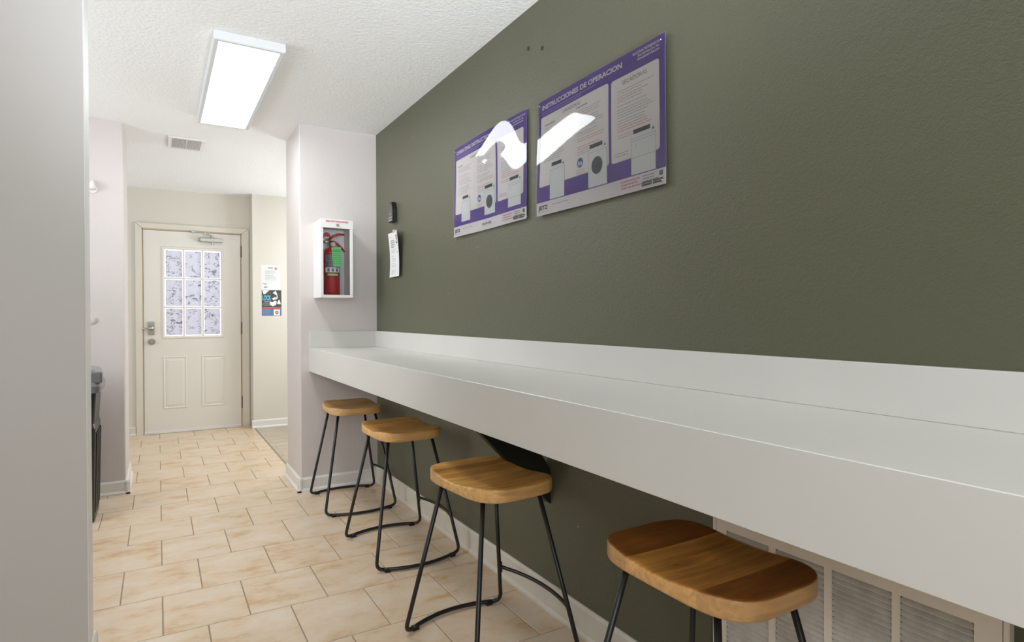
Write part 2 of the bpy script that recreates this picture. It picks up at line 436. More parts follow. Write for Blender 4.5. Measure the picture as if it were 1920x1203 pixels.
baseboard('baseboard_pillar_left', (XP, YP - 0.024), (XP, 4.60), (-1, 0), 0.092, M['trim'])
baseboard('baseboard_left', (-2.6, 4.69), (XS + 0.024, 4.69), (0, -1), 0.088, M['trim'])
baseboard('baseboard_left_end', (XS, 4.666), (XS, 5.26), (1, 0), 0.088, M['trim'])
baseboard('baseboard_left_front', (-0.196, 2.32), (-0.196, 2.49), (1, 0), 0.088, M['trim'])
baseboard('baseboard_back_right', (0.838, 6.72), (3.6, 6.72), (0, -1), 0.085, M['trim'])
baseboard('baseboard_back_left', (-2.6, YD), (-0.19, YD), (0, -1), 0.085, M['cream'])

# ---------------------------------------------------------------- door
bm = B()   # casing: three mitred boards around the opening, plus the jamb stops
cx0, cx1, cz = -0.186, 0.836, 2.092
ix0, ix1, iz = -0.131, 0.771, 2.042
y0c = YD - 0.018
def casing_board(poly):
    A = [bm.verts.new((x, y0c, z)) for x, z in poly]; Bq = [bm.verts.new((x, YD, z)) for x, z in poly]
    n = len(poly)
    for i in range(n): bm.faces.new((A[i], A[(i + 1) % n], Bq[(i + 1) % n], Bq[i]))
    bm.faces.new(A); bm.faces.new(list(reversed(Bq)))
g = 0.0015
casing_board([(cx0, 0), (ix0, 0), (ix0, iz - g), (cx0, cz - g * 2)])
casing_board([(ix1, 0), (cx1, 0), (cx1, cz - g * 2), (ix1, iz - g)])
casing_board([(cx0 + g, cz), (ix0 + g, iz), (ix1 - g, iz), (cx1 - g, cz)])
structure('trim_2', bm, M['casing'])
bm = B()   # jamb lining the opening
box(bm, DX0 - 0.002, DX0 + 0.008, YD - 0.004, YD + 0.13, 0, DZ); box(bm, DX1 - 0.006, DX1 + 0.002, YD - 0.004, YD + 0.13, 0, DZ)
box(bm, DX0, DX1, YD - 0.004, YD + 0.13, DZ - 0.010, DZ + 0.002)
structure('trim_3', bm, mat('tan bare jamb wood', rgb(205, 184, 152), 0.6))
bm = B(); box(bm, DX0 - 0.1, DX1 + 0.1, YD + 0.14, YD + 0.16, -0.05, DZ + 0.1); structure('dark_sheet_behind_door', bm, M['dark'])  # dark sheet closing the opening, painted shade for the gaps around the door
bm = B(); box(bm, DX0 + 0.008, DX1 - 0.006, YD - 0.035, YD + 0.05, 0.0, 0.012, 0.004, 2); structure('trim_4', bm, mat('aluminium threshold', rgb(214, 210, 200), 0.35, metal=0.3))

door = empty('door_1', (0, 0, 0), label='off-white entry door with nine frosted panes at the end of the hall', cat='door', kind='structure')
sx0, sx1, sz0, sz1 = -0.1195, 0.7585, 0.020, 2.026
FY = YD - 0.004     # front face of the slab
bm = B()
gx0, gx1, gz0, gz1 = 0.058, 0.574, 0.968, 1.845
box(bm, sx0, gx0, FY, FY + 0.044, sz0, sz1); box(bm, gx1, sx1, FY, FY + 0.044, sz0, sz1)
box(bm, gx0, gx1, FY, FY + 0.044, sz0, gz0); box(bm, gx0, gx1, FY, FY + 0.044, gz1, sz1)
new_obj('slab', bm, M['door'], door)
def ringframe(bm, x0, x1, z0, z1, w, t, y, bevel=0.6):
    """rectangular moulding standing t proud of the plane y, sloping on both sides"""
    o = [(x0, z0), (x1, z0), (x1, z1), (x0, z1)]
    def inset(d): return [(x0 + d, z0 + d), (x1 - d, z0 + d), (x1 - d, z1 - d), (x0 + d, z1 - d)]
    layers = [(inset(0), y), (inset(w * 0.3), y - t), (inset(w * 0.6), y - t), (inset(w), y)]
    R = [[bm.verts.new((px, yy, pz)) for px, pz in pts] for pts, yy in layers]
    for a in range(3):
        for i in range(4): bm.faces.new((R[a][i], R[a][(i + 1) % 4], R[a + 1][(i + 1) % 4], R[a + 1][i]))
    return R
bm = B(); ringframe(bm, 0.034, 0.600, 0.942, 1.873, 0.030, 0.009, FY)
mw = 0.0085
for k in (1, 2):
    xc = gx0 + (gx1 - gx0) * k / 3; box(bm, xc - mw, xc + mw, FY - 0.006, FY + 0.014, gz0, gz1, 0.003, 1)
    zc = gz0 + (gz1 - gz0) * k / 3; box(bm, gx0, gx1, FY - 0.0055, FY + 0.014, zc - mw, zc + mw, 0.003, 1)
new_obj('glazing_grid', bm, M['door'], door)
bm = B()
for i in range(3):
    for j in range(3):
        a0 = gx0 + (gx1 - gx0) * i / 3 + 0.013; a1 = gx0 + (gx1 - gx0) * (i + 1) / 3 - 0.013
        c0 = gz0 + (gz1 - gz0) * j / 3 + 0.013; c1 = gz0 + (gz1 - gz0) * (j + 1) / 3 - 0.013
        box(bm, a0, a1, FY + 0.015, FY + 0.0195, c0, c1)
tag(new_obj('privacy_film', bm, M['pane'], door), 'nine bluish crinkled privacy-film panes')
bm = B(); box(bm, gx0 - 0.002, gx1 + 0.002, FY + 0.020, FY + 0.025, gz0 - 0.002, gz1 + 0.002)
new_obj('daylit_glass', bm, emis('daylight through glass', (0.93, 0.96, 1.0, 1), 0.42), door)
for (a, b) in ((0.042, 0.255), (0.383, 0.602)):
    bm = B(); ringframe(bm, a, b, 0.240, 0.768, 0.020, 0.006, FY)
    o0 = [(a + 0.022, 0.262), (b - 0.022, 0.262), (b - 0.022, 0.746), (a + 0.022, 0.746)]
    o1 = [(a + 0.046, 0.286), (b - 0.046, 0.286), (b - 0.046, 0.722), (a + 0.046, 0.722)]
    r0 = [bm.verts.new((px, FY - 0.0002, pz)) for px, pz in o0]; r1 = [bm.verts.new((px, FY - 0.005, pz)) for px, pz in o1]
    for i in range(4): bm.faces.new((r0[i], r0[(i + 1) % 4], r1[(i + 1) % 4], r1[i]))
    bm.faces.new(r1)
    new_obj('raised_panel', bm, M['door'], door)
# lock
lp = -0.056
bm = B(); box(bm, lp - 0.030, lp + 0.030, FY - 0.012, FY, 0.985, 1.118, 0.006, 3); lk = new_obj('lock_plate', bm, M['steel'], door)
bm = B(); disc(bm, (lp, FY - 0.016, 1.052), 1, 0.023, 0.02); disc(bm, (lp, FY - 0.03, 1.052), 1, 0.012, 0.03)
tube(bm, [(lp, FY - 0.043, 1.052), (lp - 0.03, FY - 0.046, 1.053), (lp - 0.075, FY - 0.043, 1.050)], [0.009, 0.008, 0.006], 10)
new_obj('lever_handle', bm, M['steel'], lk, True)
bm = B(); box(bm, lp - 0.024, lp + 0.024, FY - 0.002, FY, 1.120, 1.150); new_obj('sticker', bm, M['paper'], door)
bm = B(); disc(bm, (lp + 0.003, FY - 0.006, 0.918), 1, 0.031, 0.012, 28); disc(bm, (lp + 0.003, FY - 0.020, 0.918), 1, 0.021, 0.02, 24)
box(bm, lp - 0.004, lp + 0.010, FY - 0.040, FY - 0.03, 0.902, 0.934, 0.003, 2)
new_obj('deadbolt', bm, M['steel'], door)
for (z0, z1) in ((1.80, 1.905), (0.985, 1.10), (0.205, 0.315)):
    bm = B(); xh = 0.7645
    tube(bm, [(xh, FY - 0.006, z0), (xh, FY - 0.006, z1)], 0.0065, 10)
    box(bm, xh - 0.004, xh + 0.006, FY - 0.003, FY, z0 + 0.004, z1 - 0.004)
    disc(bm, (xh, FY - 0.006, z1 + 0.004), 2, 0.0075, 0.006, 10); disc(bm, (xh, FY - 0.006, z0 - 0.004), 2, 0.0075, 0.006, 10)
    new_obj('hinge', bm, M['brass'], door)
# closer
cl = None
bm = B(); box(bm, 0.372, 0.590, FY - 0.062, FY - 0.004, 1.930, 1.972, 0.008, 3)
disc(bm, (0.372, FY - 0.03, 1.951), 0, 0.019, 0.02, 20)
disc(bm, (0.487, FY - 0.035, 1.922), 2, 0.012, 0.02, 14); disc(bm, (0.487, FY - 0.035, 1.981), 2, 0.013, 0.03, 14)
cl = new_obj('closer_body', bm, M['alu'], door)
bm = B(); tube(bm, [(0.487, FY - 0.035, 1.999), (0.415, FY - 0.15, 2.003)], 0.006, 8)
disc(bm, (0.415, FY - 0.15, 2.003), 2, 0.011, 0.02, 12); disc(bm, (0.487, FY - 0.035, 1.999), 2, 0.011, 0.014, 12)
tube(bm, [(0.415, FY - 0.15, 2.006), (0.330, FY - 0.02, 2.030)], 0.005, 8)
box(bm, 0.300, 0.352, FY - 0.030, FY - 0.012, 2.022, 2.040, 0.002, 1)
new_obj('closer_arm', bm, M['alu'], cl)
bm = B(); box(bm, sx0, sx1, FY - 0.004, FY + 0.02, 0.0125, 0.026); new_obj('door_sweep', bm, M['white'], door)

# ---------------------------------------------------------------- ceiling fixtures
def ceiling_light(x0, x1, y0, y1, label, power_m):
    cx, cy = (x0 + x1) / 2, (y0 + y1) / 2
    t = empty('ceiling_light', (cx, cy, ZC), label=label, cat='ceiling light', group='flat rectangular ceiling light panels')
    hx, hy = (x1 - x0) / 2, (y1 - y0) / 2; w = 0.022; zb = -0.042
    bm = B()
    pts = []
    lv = [(hx, hy, -0.001), (hx, hy, zb + 0.004), (hx - 0.004, hy - 0.004, zb), (hx - w, hy - w, zb), (hx - w, hy - w, zb + 0.006)]
    R = [[bm.verts.new((sx * a, sy * b, z)) for sx, sy in ((-1, -1), (1, -1), (1, 1), (-1, 1))] for a, b, z in lv]
    for a in range(len(lv) - 1):
        for i in range(4): bm.faces.new((R[a][i], R[a][(i + 1) % 4], R[a + 1][(i + 1) % 4], R[a + 1][i]))
    bm.faces.new(R[0])
    new_obj('frame', bm, M['glowframe'], t)
    bm = B(); box(bm, -hx + w, hx - w, -hy + w, hy - w, zb + 0.005, zb + 0.009)
    new_obj('diffuser', bm, power_m, t)
    return t
ceiling_light(0.222, 0.525, 2.955, 4.300, 'lit white rectangular panel on the ceiling above the hall floor', M['lamp'])
ceiling_light(0.222, 0.525, -1.40, -0.05, 'added rectangular ceiling panel, unseen fill light behind the viewpoint', M['lamp'])  # added panel out of view, brightens the near part of the room
ceiling_light(1.85, 2.15, 5.0, 6.3, 'added rectangular ceiling panel, unseen fill light in the side hall', M['lamp'])  # added unseen panel, lights the hall beyond the pillar
ceiling_light(-1.45, -1.15, -1.40, -0.05, 'added rectangular ceiling panel, unseen fill light at the left rear', M['lamp'])  # another added unseen panel for fill

# vent
vt = empty('ceiling_vent', (0.190, 5.01, ZC), label='small white slatted air vent in the ceiling beyond the light panel', cat='vent')
hx, hy, w = 0.118, 0.165, 0.024
bm = B()
for (a, b, c, d) in ((-hx, hx, -hy, -hy + w), (-hx, hx, hy - w, hy), (-hx, -hx + w, -hy + w, hy - w), (hx - w, hx, -hy + w, hy - w)):
    box(bm, a, b, c, d, -0.010, -0.001)
box(bm, -0.004, 0.004, -hy + w, hy - w, -0.009, -0.001)
new_obj('frame', bm, M['white'], vt)
bm = B()
nsl = 22
for i in range(nsl):
    x = -hx + w + 0.004 + (2 * hx - 2 * w - 0.008) * i / (nsl - 1)
    prism(bm, [(x - 0.0006, -0.001), (x + 0.0006, -0.001), (x + 0.0046, -0.009), (x + 0.0034, -0.009)], 1, -hy + w, hy - w)
new_obj('slats', bm, M['white'], vt)
bm = B(); box(bm, -hx + 0.01, hx - 0.01, -hy + 0.01, hy - 0.01, -0.0016, -0.0008); new_obj('backing', bm, mat('vent throat grey', rgb(200, 198, 192), 0.7), vt)

# ---------------------------------------------------------------- wall counter
CX, CT, CB = 0.867, 0.953, 0.798
YE = -1.6
ct = empty('wall_counter', (1.1, 1.3, 0), label='long white laminate counter fixed along the green wall above the stools', cat='counter')
def ctpart(name, bm, m): 
    bmesh.ops.translate(bm, verts=bm.verts, vec=(-1.1, -1.3, 0)); return new_obj(name, bm, m, ct)
bm = B(); box(bm, CX + 0.001, XW - 0.001, YE, YP - 0.001, CT - 0.028, CT, 0.0010, 1); ctpart('countertop', bm, M['lam'])
bm = B(); box(bm, CX, CX + 0.019, YE, YP - 0.001, CB, CT - 0.0004, 0.0010, 1); ctpart('front_apron', bm, M['lam'])
bm = B(); box(bm, XW - 0.019, XW - 0.0005, YE, YP - 0.020, CT, CT + 0.109, 0.0018, 2); ctpart('backsplash', bm, M['lam'])
bm = B(); box(bm, CX + 0.004, XW - 0.0005, YP - 0.019, YP - 0.0005, CT, CT + 0.109, 0.0018, 2); ctpart('side_splash', bm, M['lam'])
bm = B()  # diagonal timber brace
prism(bm, [(1.333, 0.420), (1.333, 0.556), (1.0925, CT - 0.029), (0.956, CT - 0.029), (0.956, 0.797)], 1, 1.95, 1.99)
tag(ctpart('diagonal_brace', bm, M['brace']), 'dark green-black diagonal timber brace')

# ---------------------------------------------------------------- return air grille under the counter
gr = empty('return_air_grille', (XW, 0.79, 0), label='large beige louvered return air grille on the green wall under the counter', cat='vent')
gy0, gy1, gz0_, gz1_ = 0.462 - 0.79, 1.128 - 0.79, 0.128, 0.622
bm = B()
T = -0.020
banks = [(0.955, 1.085), (0.810, 0.936), (0.663, 0.792), (0.517, 0.647)]
lz0, lz1 = 0.170, 0.586
banks = [(a - 0.79, b - 0.79) for a, b in banks]
# frame plate pieces
box(bm, T, T + 0.004, gy0 + 0.011, banks[3][0], gz0_ + 0.011, gz1_ - 0.011)
box(bm, T, T + 0.004, banks[0][1], gy1 - 0.011, gz0_ + 0.011, gz1_ - 0.011)
for k in range(3): box(bm, T, T + 0.004, banks[k + 1][1], banks[k][0], gz0_ + 0.011, gz1_ - 0.011)
for (a, b) in banks:
    box(bm, T, T + 0.004, a, b, gz0_ + 0.011, lz0); box(bm, T, T + 0.004, a, b, lz1, gz1_ - 0.011)
new_obj('face_plate', bm, M['grille'], gr)
bm = B()
for (a, b, c, d) in ((gy0, gy0 + 0.0095, gz0_, gz1_), (gy1 - 0.0095, gy1, gz0_, gz1_), (gy0, gy1, gz0_, gz0_ + 0.0095), (gy0, gy1, gz1_ - 0.0095, gz1_)):
    box(bm, T - 0.002, -0.0005, a, b, c, d, 0.001, 1)
new_obj('outer_frame', bm, M['grille'], gr)
pitch = 0.0129; n = int((lz1 - lz0) / pitch)
for (a, b) in banks:
    bm = B()
    for i in range(n + 1):
        z = lz1 - 0.0005 - i * pitch
        # each louver slopes down and outward
        prism(bm, [(T - 0.0005, z - 0.0126), (T - 0.0010, z - 0.0116), (T + 0.0090, z - 0.0028), (T + 0.0100, z - 0.0034)], 1, a, b)
    new_obj('louver_bank', bm, M['slat'], gr)
bm = B(); box(bm, -0.004, -0.001, gy0 + 0.005, gy1 - 0.005, gz0_ + 0.005, gz1_ - 0.005); new_obj('dark_throat', bm, M['dark'], gr)

# ---------------------------------------------------------------- stools
def seat_z(x, y):
    t = min(1.0, abs(y) / 0.20)
    return 0.619 - 0.014 * (0.5 + 0.5 * math.cos(PI * t)) - 0.003 * (1 - min(1, abs(x) / 0.15) ** 2)
def seat_outline(n=72, hx=0.159, hy=0.220, p=4.0):
    pts = []
    for i in range(n):
        a = 2 * PI * i / n
        c, s = math.cos(a), math.sin(a)
        r = (abs(c / hx) ** p + abs(s / hy) ** p) ** (-1 / p)
        pts.append((r * c, r * s))
    return pts
def make_seat(parent, m):
    bm = B(); o = seat_outline(); zb = 0.574
    rings = []
    def ring(scale, dz=None, z=None):
        r = []
        for (x, y) in o:
            L_ = math.hypot(x, y); k = (L_ - scale) / L_ if scale < 0.03 else None
            X, Y = (x * k, y * k)
            r.append(bm.verts.new((X, Y, z if z is not None else seat_z(x, y) + dz)))
        return r
    rings.append(ring(0.006, z=zb)); rings.append(ring(0.0018, z=zb + 0.0015)); rings.append(ring(0.0, z=zb + 0.006))
    rings.append(ring(0.0, dz=-0.0045)); rings.append(ring(0.0012, dz=-0.0014)); rings.append(ring(0.0042, dz=-0.0001)); rings.append(ring(0.0100, dz=0.0))
    N_ = len(o)
    for k in (0.88, 0.78, 0.66, 0.54, 0.42, 0.3, 0.18, 0.08):
        rings.append([bm.verts.new((x * k, y * k, seat_z(x * k, y * k))) for x, y in o])
    for a in range(len(rings) - 1):
        for i in range(N_):
            bm.faces.new((rings[a][i], rings[a][(i + 1) % N_], rings[a + 1][(i + 1) % N_], rings[a + 1][i]))
    bm.faces.new(rings[-1]); bm.faces.new(list(reversed(rings[0])))
    return new_obj('seat', bm, m, parent, True)
TX, TY, FX, FYY = 0.112, 0.132, 0.212, 0.238
def make_stool(label):
    t = empty('bar_stool', (0, 0, 0), label=label, cat='stool', group='wooden seat stools under the counter')
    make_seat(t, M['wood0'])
    R = 0.0080
    for sx in (-1, 1):
        for sy in (-1, 1):
            top = Vector((sx * TX, sy * TY, 0.571)); foot = Vector((sx * FX, sy * FYY, R + 0.004))
            d = (top - foot).normalized()
            s = foot + d * 0.035; e = foot + Vector((-sx * 0.035, sy * 0.010, 0))
            pts = [top, s]
            for k in range(1, 7):
                u = k / 6; pts.append(s * (1 - u) ** 2 + foot * 2 * u * (1 - u) + e * u * u)
            bm = B(); tube(bm, pts, R, 14)
            new_obj('leg', bm, M['blackmetal'], t, True)
    for sy in (-1, 1):
        bm = B(); pts = []
        for k in range(17):
            u = -1 + 2 * k / 16
            pts.append((u * (FX - 0.034), sy * (FYY + 0.010 + 0.042 * (1 - u * u)), R + 0.004))
        tube(bm, pts, R, 14)
        r = new_obj('floor_bar', bm, M['blackmetal'], t, True)
        for sx in (-1, 1):
            bm = B(); px = sx * (FX - 0.048)
            box(bm, px - 0.014, px + 0.014, sy * (FYY + 0.016) - 0.010, sy * (FYY + 0.016) + 0.010, 0.0, 0.017, 0.003, 2)
            new_obj('foot_pad', bm, M['rubber'], r)
    u = 0.165 / 0.571; lx = FX + (TX - FX) * u; ly = FYY + (TY - FYY) * u
    bm = B(); pts = []
    for k in range(19):
        v = -1 + 2 * k / 18
        pts.append((lx + 0.004 + 0.036 * (1 - v * v), v * (ly - 0.002), 0.165))
    tube(bm, pts, 0.0070, 12)
    ft = new_obj('footrest', bm, M['blackmetal'], t, True)
    for s in (-1, 1):
        bm = B(); pts = []
        for k in (-1, 1):
            q = (0.165 + k * 0.022) / 0.571
            pts.append((FX + (TX - FX) * q + 0.006, s * (FYY + (TY - FYY) * q - 0.006), 0.165 + k * 0.022))
        tube(bm, pts, 0.0045, 8); new_obj('weld_tab', bm, M['blackmetal'], ft)
    for s in (-1, 1):
        bm = B(); box(bm, -TX - 0.02, TX + 0.02, s * TY - 0.016, s * TY + 0.016, 0.5675, 0.5725, 0.001, 1)
        new_obj('mounting_plate', bm, M['blackmetal'], t)
    return t
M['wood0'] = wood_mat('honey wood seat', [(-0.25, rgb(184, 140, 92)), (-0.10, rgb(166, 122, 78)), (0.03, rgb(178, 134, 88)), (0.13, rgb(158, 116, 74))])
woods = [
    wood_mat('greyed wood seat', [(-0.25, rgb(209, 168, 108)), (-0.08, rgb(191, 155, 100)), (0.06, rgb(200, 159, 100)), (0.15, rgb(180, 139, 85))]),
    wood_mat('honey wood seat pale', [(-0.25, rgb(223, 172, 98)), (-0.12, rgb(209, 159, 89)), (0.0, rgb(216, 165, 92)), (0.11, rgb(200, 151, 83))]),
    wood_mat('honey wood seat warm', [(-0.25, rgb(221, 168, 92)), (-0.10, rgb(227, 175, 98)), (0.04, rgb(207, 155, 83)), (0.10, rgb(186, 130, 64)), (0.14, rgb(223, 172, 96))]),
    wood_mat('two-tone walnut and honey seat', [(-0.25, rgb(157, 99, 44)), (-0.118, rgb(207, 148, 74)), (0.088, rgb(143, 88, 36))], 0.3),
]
labels = [
    'farthest wooden-seat stool, standing against the white pillar',
    'second wooden-seat stool from the pillar, nearly touching the farthest one',
    'wooden-seat stool in front of the dark diagonal brace, third from the pillar',
    'nearest stool, two-tone dark and honey plank seat in front of the air grille',
]
spots = [(1.047, 3.750, -2.0), (1.050, 2.880, 1.5), (1.000, 1.845, 5.0), (1.078, 0.952, 0.0)]
proto = make_stool(labels[0])
def copy_tree(o, parent=None):
    c = o.copy(); C.objects.link(c); c.parent = parent
    for ch in list(o.children): copy_tree(ch, c)
    return c
for i, (x, y, a) in enumerate(spots):
    o = proto if i == 0 else copy_tree(proto)
    o.location = (x, y, 0); o.rotation_euler.z = math.radians(a); o['label'] = labels[i]
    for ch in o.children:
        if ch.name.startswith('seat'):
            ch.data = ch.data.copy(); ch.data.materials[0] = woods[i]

# ---------------------------------------------------------------- printed matter helpers
def text_mesh(s, size, bold=0.0, align='LEFT', spacing=1.0, width=None):
    cu = bpy.data.curves.new('t', 'FONT'); cu.body = s; cu.size = size; cu.offset = bold * size
    cu.align_x = align; cu.space_character = spacing; cu.resolution_u = 3
    o = bpy.data.objects.new('t', cu); C.objects.link(o)
    dg = bpy.context.evaluated_depsgraph_get()
    me = bpy.data.meshes.new_from_object(o.evaluated_get(dg))
    vs = [(v.co.x, v.co.y) for v in me.vertices]; fs = [tuple(p.vertices) for p in me.polygons]
    bpy.data.objects.remove(o); bpy.data.curves.remove(cu); bpy.data.meshes.remove(me)
    if width and vs:
        w = max(v[0] for v in vs) - min(v[0] for v in vs); k = width / w
        vs = [(v[0] * k, v[1]) for v in vs]
    return vs, fs
class Sheet:
    """a printed sheet: fn(u_m, v_m, lift) -> world point; prints go in layers above it"""
    def __init__(s, fn, parent): s.fn = fn; s.p = parent
    def rects(s, name, rects, lift, m, nx=1, ny=1, label=None):
        bm = B()
        for (a, b, c, d) in rects:
            kx = max(1, int(abs(b - a) / 0.03)) if nx == 1 else nx; ky = max(1, int(abs(d - c) / 0.03)) if ny == 1 else ny
            g = [[bm.verts.new(s.fn(a + (b - a) * i / kx, c + (d - c) * j / ky, lift)) for j in range(ky + 1)] for i in range(kx + 1)]
            for i in range(kx):
                for j in range(ky): bm.faces.new((g[i][j], g[i + 1][j], g[i + 1][j + 1], g[i][j + 1]))
        o = new_obj(name, bm, m, s.p, True, recalc=False)
        if label: o['label'] = label
        return o
    def poly(s, name, pts, lift, m):
        bm = B(); bm.faces.new([bm.verts.new(s.fn(a, b, lift)) for a, b in pts]); return new_obj(name, bm, m, s.p, recalc=False)
    def discs(s, name, ds, lift, m):
        bm = B()
        for (cx, cy, r) in ds:
            bm.faces.new([bm.verts.new(s.fn(cx + r * math.cos(2 * PI * k / 28), cy + r * math.sin(2 * PI * k / 28), lift)) for k in range(28)])
        return new_obj(name, bm, m, s.p, recalc=False)
    def text(s, name, items, lift, m):
        bm = B()
        for it in items:
            t, x, y, size = it[:4]; kw = it[4] if len(it) > 4 else {}
            vs, fs = text_mesh(t, size, **kw)
            V = [bm.verts.new(s.fn(x + a, y + b, lift)) for a, b in vs]
            for f in fs:
                try: bm.faces.new([V[k] for k in f])
                except ValueError: pass
        return new_obj(name, bm, m, s.p, recalc=False)
def lines(x0, x1, ytop, n, pitch, h, seed, frag=False, indent=0.0):
    """rows of word-like dashes"""
    rnd = random.Random(seed); out = []
    for i in range(n):
        y = ytop - i * pitch; x = x0 + indent; end = x1 - rnd.random() * (x1 - x0) * 0.35
        while x < end:
            w = rnd.uniform(0.006, 0.018); w = min(w, end - x)
            out.append((x, x + w, y - h, y)); x += w + 0.0022
    return out
def rrect(x0, x1, z0, z1, r, n=5):
    pts = []
    for cx, cz, a0 in ((x1 - r, z1 - r, 0), (x0 + r, z1 - r, 90), (x0 + r, z0 + r, 180), (x1 - r, z0 + r, 270)):
        for k in range(n + 1):
            a = math.radians(a0 + 90 * k / n); pts.append((cx + r * math.cos(a), cz + r * math.sin(a)))
    return pts

PW, PH = 0.706, 0.456
def make_poster(yleft, zbot, wave, lang, label):
    t = empty('instruction_poster', (XW, yleft - PW / 2, zbot), label=label, cat='poster', group='laminated laundry instruction posters')
    def fn(u, v, lift): return (-(0.0035 + wave(u / PW, v / PH) + lift), PW / 2 - u, v)
    s = Sheet(fn, t)
    def U(a): return a * PW
    def V(a): return a * PH
    s.rects('backing_sheet', [(0, PW, 0, PH)], 0.0, M['strip'])
    s.rects('purple_field', [(0.0, PW, V(0.112), PH)], 0.0004, M['purple'])
    # white panels with rounded corners: strips so that they follow the sheet
    def panel(a, b, lo, hi):
        r = 0.010; out = [(U(a), U(b), V(lo) + r, V(hi) - r)]; n = 8
        for i in range(n):
            t0, t1 = i / n, (i + 1) / n
            d = r * (1 - math.sqrt(max(0, 1 - ((t0 + t1) / 2) ** 2)))
            out.append((U(a) + d, U(b) - d, V(hi) - r + r * t0, V(hi) - r + r * t1))
            out.append((U(a) + d, U(b) - d, V(lo) + r - r * t1, V(lo) + r - r * t0))
        return out
    en = lang == 'en'
    s.rects('text_panel', panel(0.026, 0.625, 0.245, 0.857), 0.0008, M['panel'])
    s.rects('text_panel', panel(0.645, 0.963, 0.243, 0.857 if en else 0.850), 0.0008, M['panel'])
    mb = 0.150 if en else 0.118
    ms = [(0.130, 0.264, 0.385), (0.464, 0.612, 0.385), (0.783, 0.940, 0.380)]
    for k, (a, b, top) in enumerate(ms):
        tp = 0.372 if k == 0 else (0.392 if k == 1 else 0.378)
        bw = b - a
        mob = s.rects('printed_machine', [(U(a), U(b), V(mb), V(tp))], 0.0012, M['machine'])
        s.rects('printed_control_panel', [(U(a + bw * .12), U(b - bw * .03), V(tp), V(tp + 0.066))], 0.0012, M['machine'])
        s.rects('printed_display', [(U(a + bw * .10), U(a + bw * .78), V(tp + 0.026), V(tp + 0.056))], 0.0016, M['display'])
        s.discs('printed_knob', [(U(a + bw * .90), V(tp + 0.022), 0.0042)], 0.0016, M['graytext'])
        ol = [(U(a) + .001, U(b) - .001, V(tp) - .003, V(tp) - .0018), (U(a), U(a) + .0012, V(mb), V(tp)), (U(b) - .0012, U(b), V(mb), V(tp))]
        if k == 2: ol += [(U(a) + .004, U(b) - .004, V(0.235), V(0.238)), (U(a + .03), U(a + .033), V(0.30), V(0.335)), (U(a) + .004, U(b) - .004, V(0.352), V(0.355))]
        s.rects('printed_outline', ol, 0.0016, M['mline'])
    s.discs('printed_drum', [(U(0.535), V(0.277), 0.0315)], 0.0016, M['mline'])
    s.discs('printed_drum_glass', [(U(0.535), V(0.277), 0.0295)], 0.0020, M['drum'])
    s.discs('round_logo', [(U(0.397), V(0.342), 0.0195)], 0.0012, M['whitetext'])
    s.discs('round_logo_disc', [(U(0.397), V(0.342), 0.0175)], 0.0014, M['blue'])
    s.text('round_logo_letters', [('he', U(0.397), V(0.322), 0.026, dict(bold=.03, align='CENTER'))], 0.0017, M['whitetext'])
    s.rects('logo_caption', lines(U(0.365), U(0.44), V(0.288), 3, 0.0078, 0.0022, 3), 0.0012, mat('tan print', rgb(206, 186, 160), 0.6))
    # headings
    if en:
        s.text('title', [('OPERATING INSTRUCTIONS', U(0.038), V(0.918), 0.0245, dict(bold=.035, width=U(0.56)))], 0.0010, M['whitetext'])
        s.text('owner_lines', [('MACHINES PROPERTY OF', U(0.963), V(0.955), 0.0105, dict(bold=.03, align='RIGHT')), ('Jetz Service Co., Inc.', U(0.963), V(0.931), 0.0105, dict(bold=.03, align='RIGHT')), ('www.jetzservice.com', U(0.963), V(0.907), 0.0105, dict(bold=.03, align='RIGHT'))], 0.0010, M['whitetext'])
        s.text('heading', [('WASHERS', U(0.325), V(0.800), 0.0165, dict(align='CENTER', spacing=1.1))], 0.0012, M['graytext'])
        s.text('heading', [('DRYERS', U(0.806), V(0.800), 0.0165, dict(align='CENTER', spacing=1.1))], 0.0012, M['graytext'])
        s.text('phone_number', [('785-354-7588', U(0.43), V(0.052), 0.0155, dict(bold=.01))], 0.0008, M['graytext'])
    else:
        s.text('title', [('INSTRUCCIONES DE OPERACION', U(0.038), V(0.918), 0.0245, dict(bold=.035, width=U(0.682)))], 0.0010, M['whitetext'])
        s.text('owner_lines', [('MAQUINAS PROPIEDAD DE', U(0.966), V(0.955), 0.0115, dict(bold=.03, align='RIGHT', width=U(0.17))), ('Jetz Service Co., Inc.', U(0.966), V(0.931), 0.0115, dict(bold=.03, align='RIGHT')), ('www.jetzservice.com', U(0.966), V(0.907), 0.0115, dict(bold=.03, align='RIGHT'))], 0.0010, M['whitetext'])
        s.text('heading', [('LAVADORAS', U(0.322), V(0.806), 0.0185, dict(align='CENTER', spacing=1.1))], 0.0012, M['graytext'])
        s.text('heading', [('SECADORAS', U(0.806), V(0.790), 0.0195, dict(align='CENTER', spacing=1.1))], 0.0012, M['graytext'])
        s.text('column_heading', [('CARGA FRONTAL', U(0.365), V(0.779), 0.0085, dict(bold=.02))], 0.0012, M['graytext'])
        s.text('column_heading', [('CARGA SUPERIOR', U(0.066), V(0.768), 0.0085, dict(bold=.02))], 0.0012, M['graytext'])
    s.rects('subtitle_lines', lines(U(0.038), U(0.62 if not en else 0.58), V(0.897), 1, 0.01, 0.0034, 11) + lines(U(0.038), U(0.48), V(0.878), 1, 0.01, 0.0034, 12), 0.0010, M['lavline'])
    if en:
        s.rects('column_heading', [(U(0.06), U(0.14), V(0.770), V(0.780))], 0.0012, M['grayline']); s.rects('column_heading', [(U(0.385), U(0.46), V(0.775), V(0.785))], 0.0012, M['grayline'])
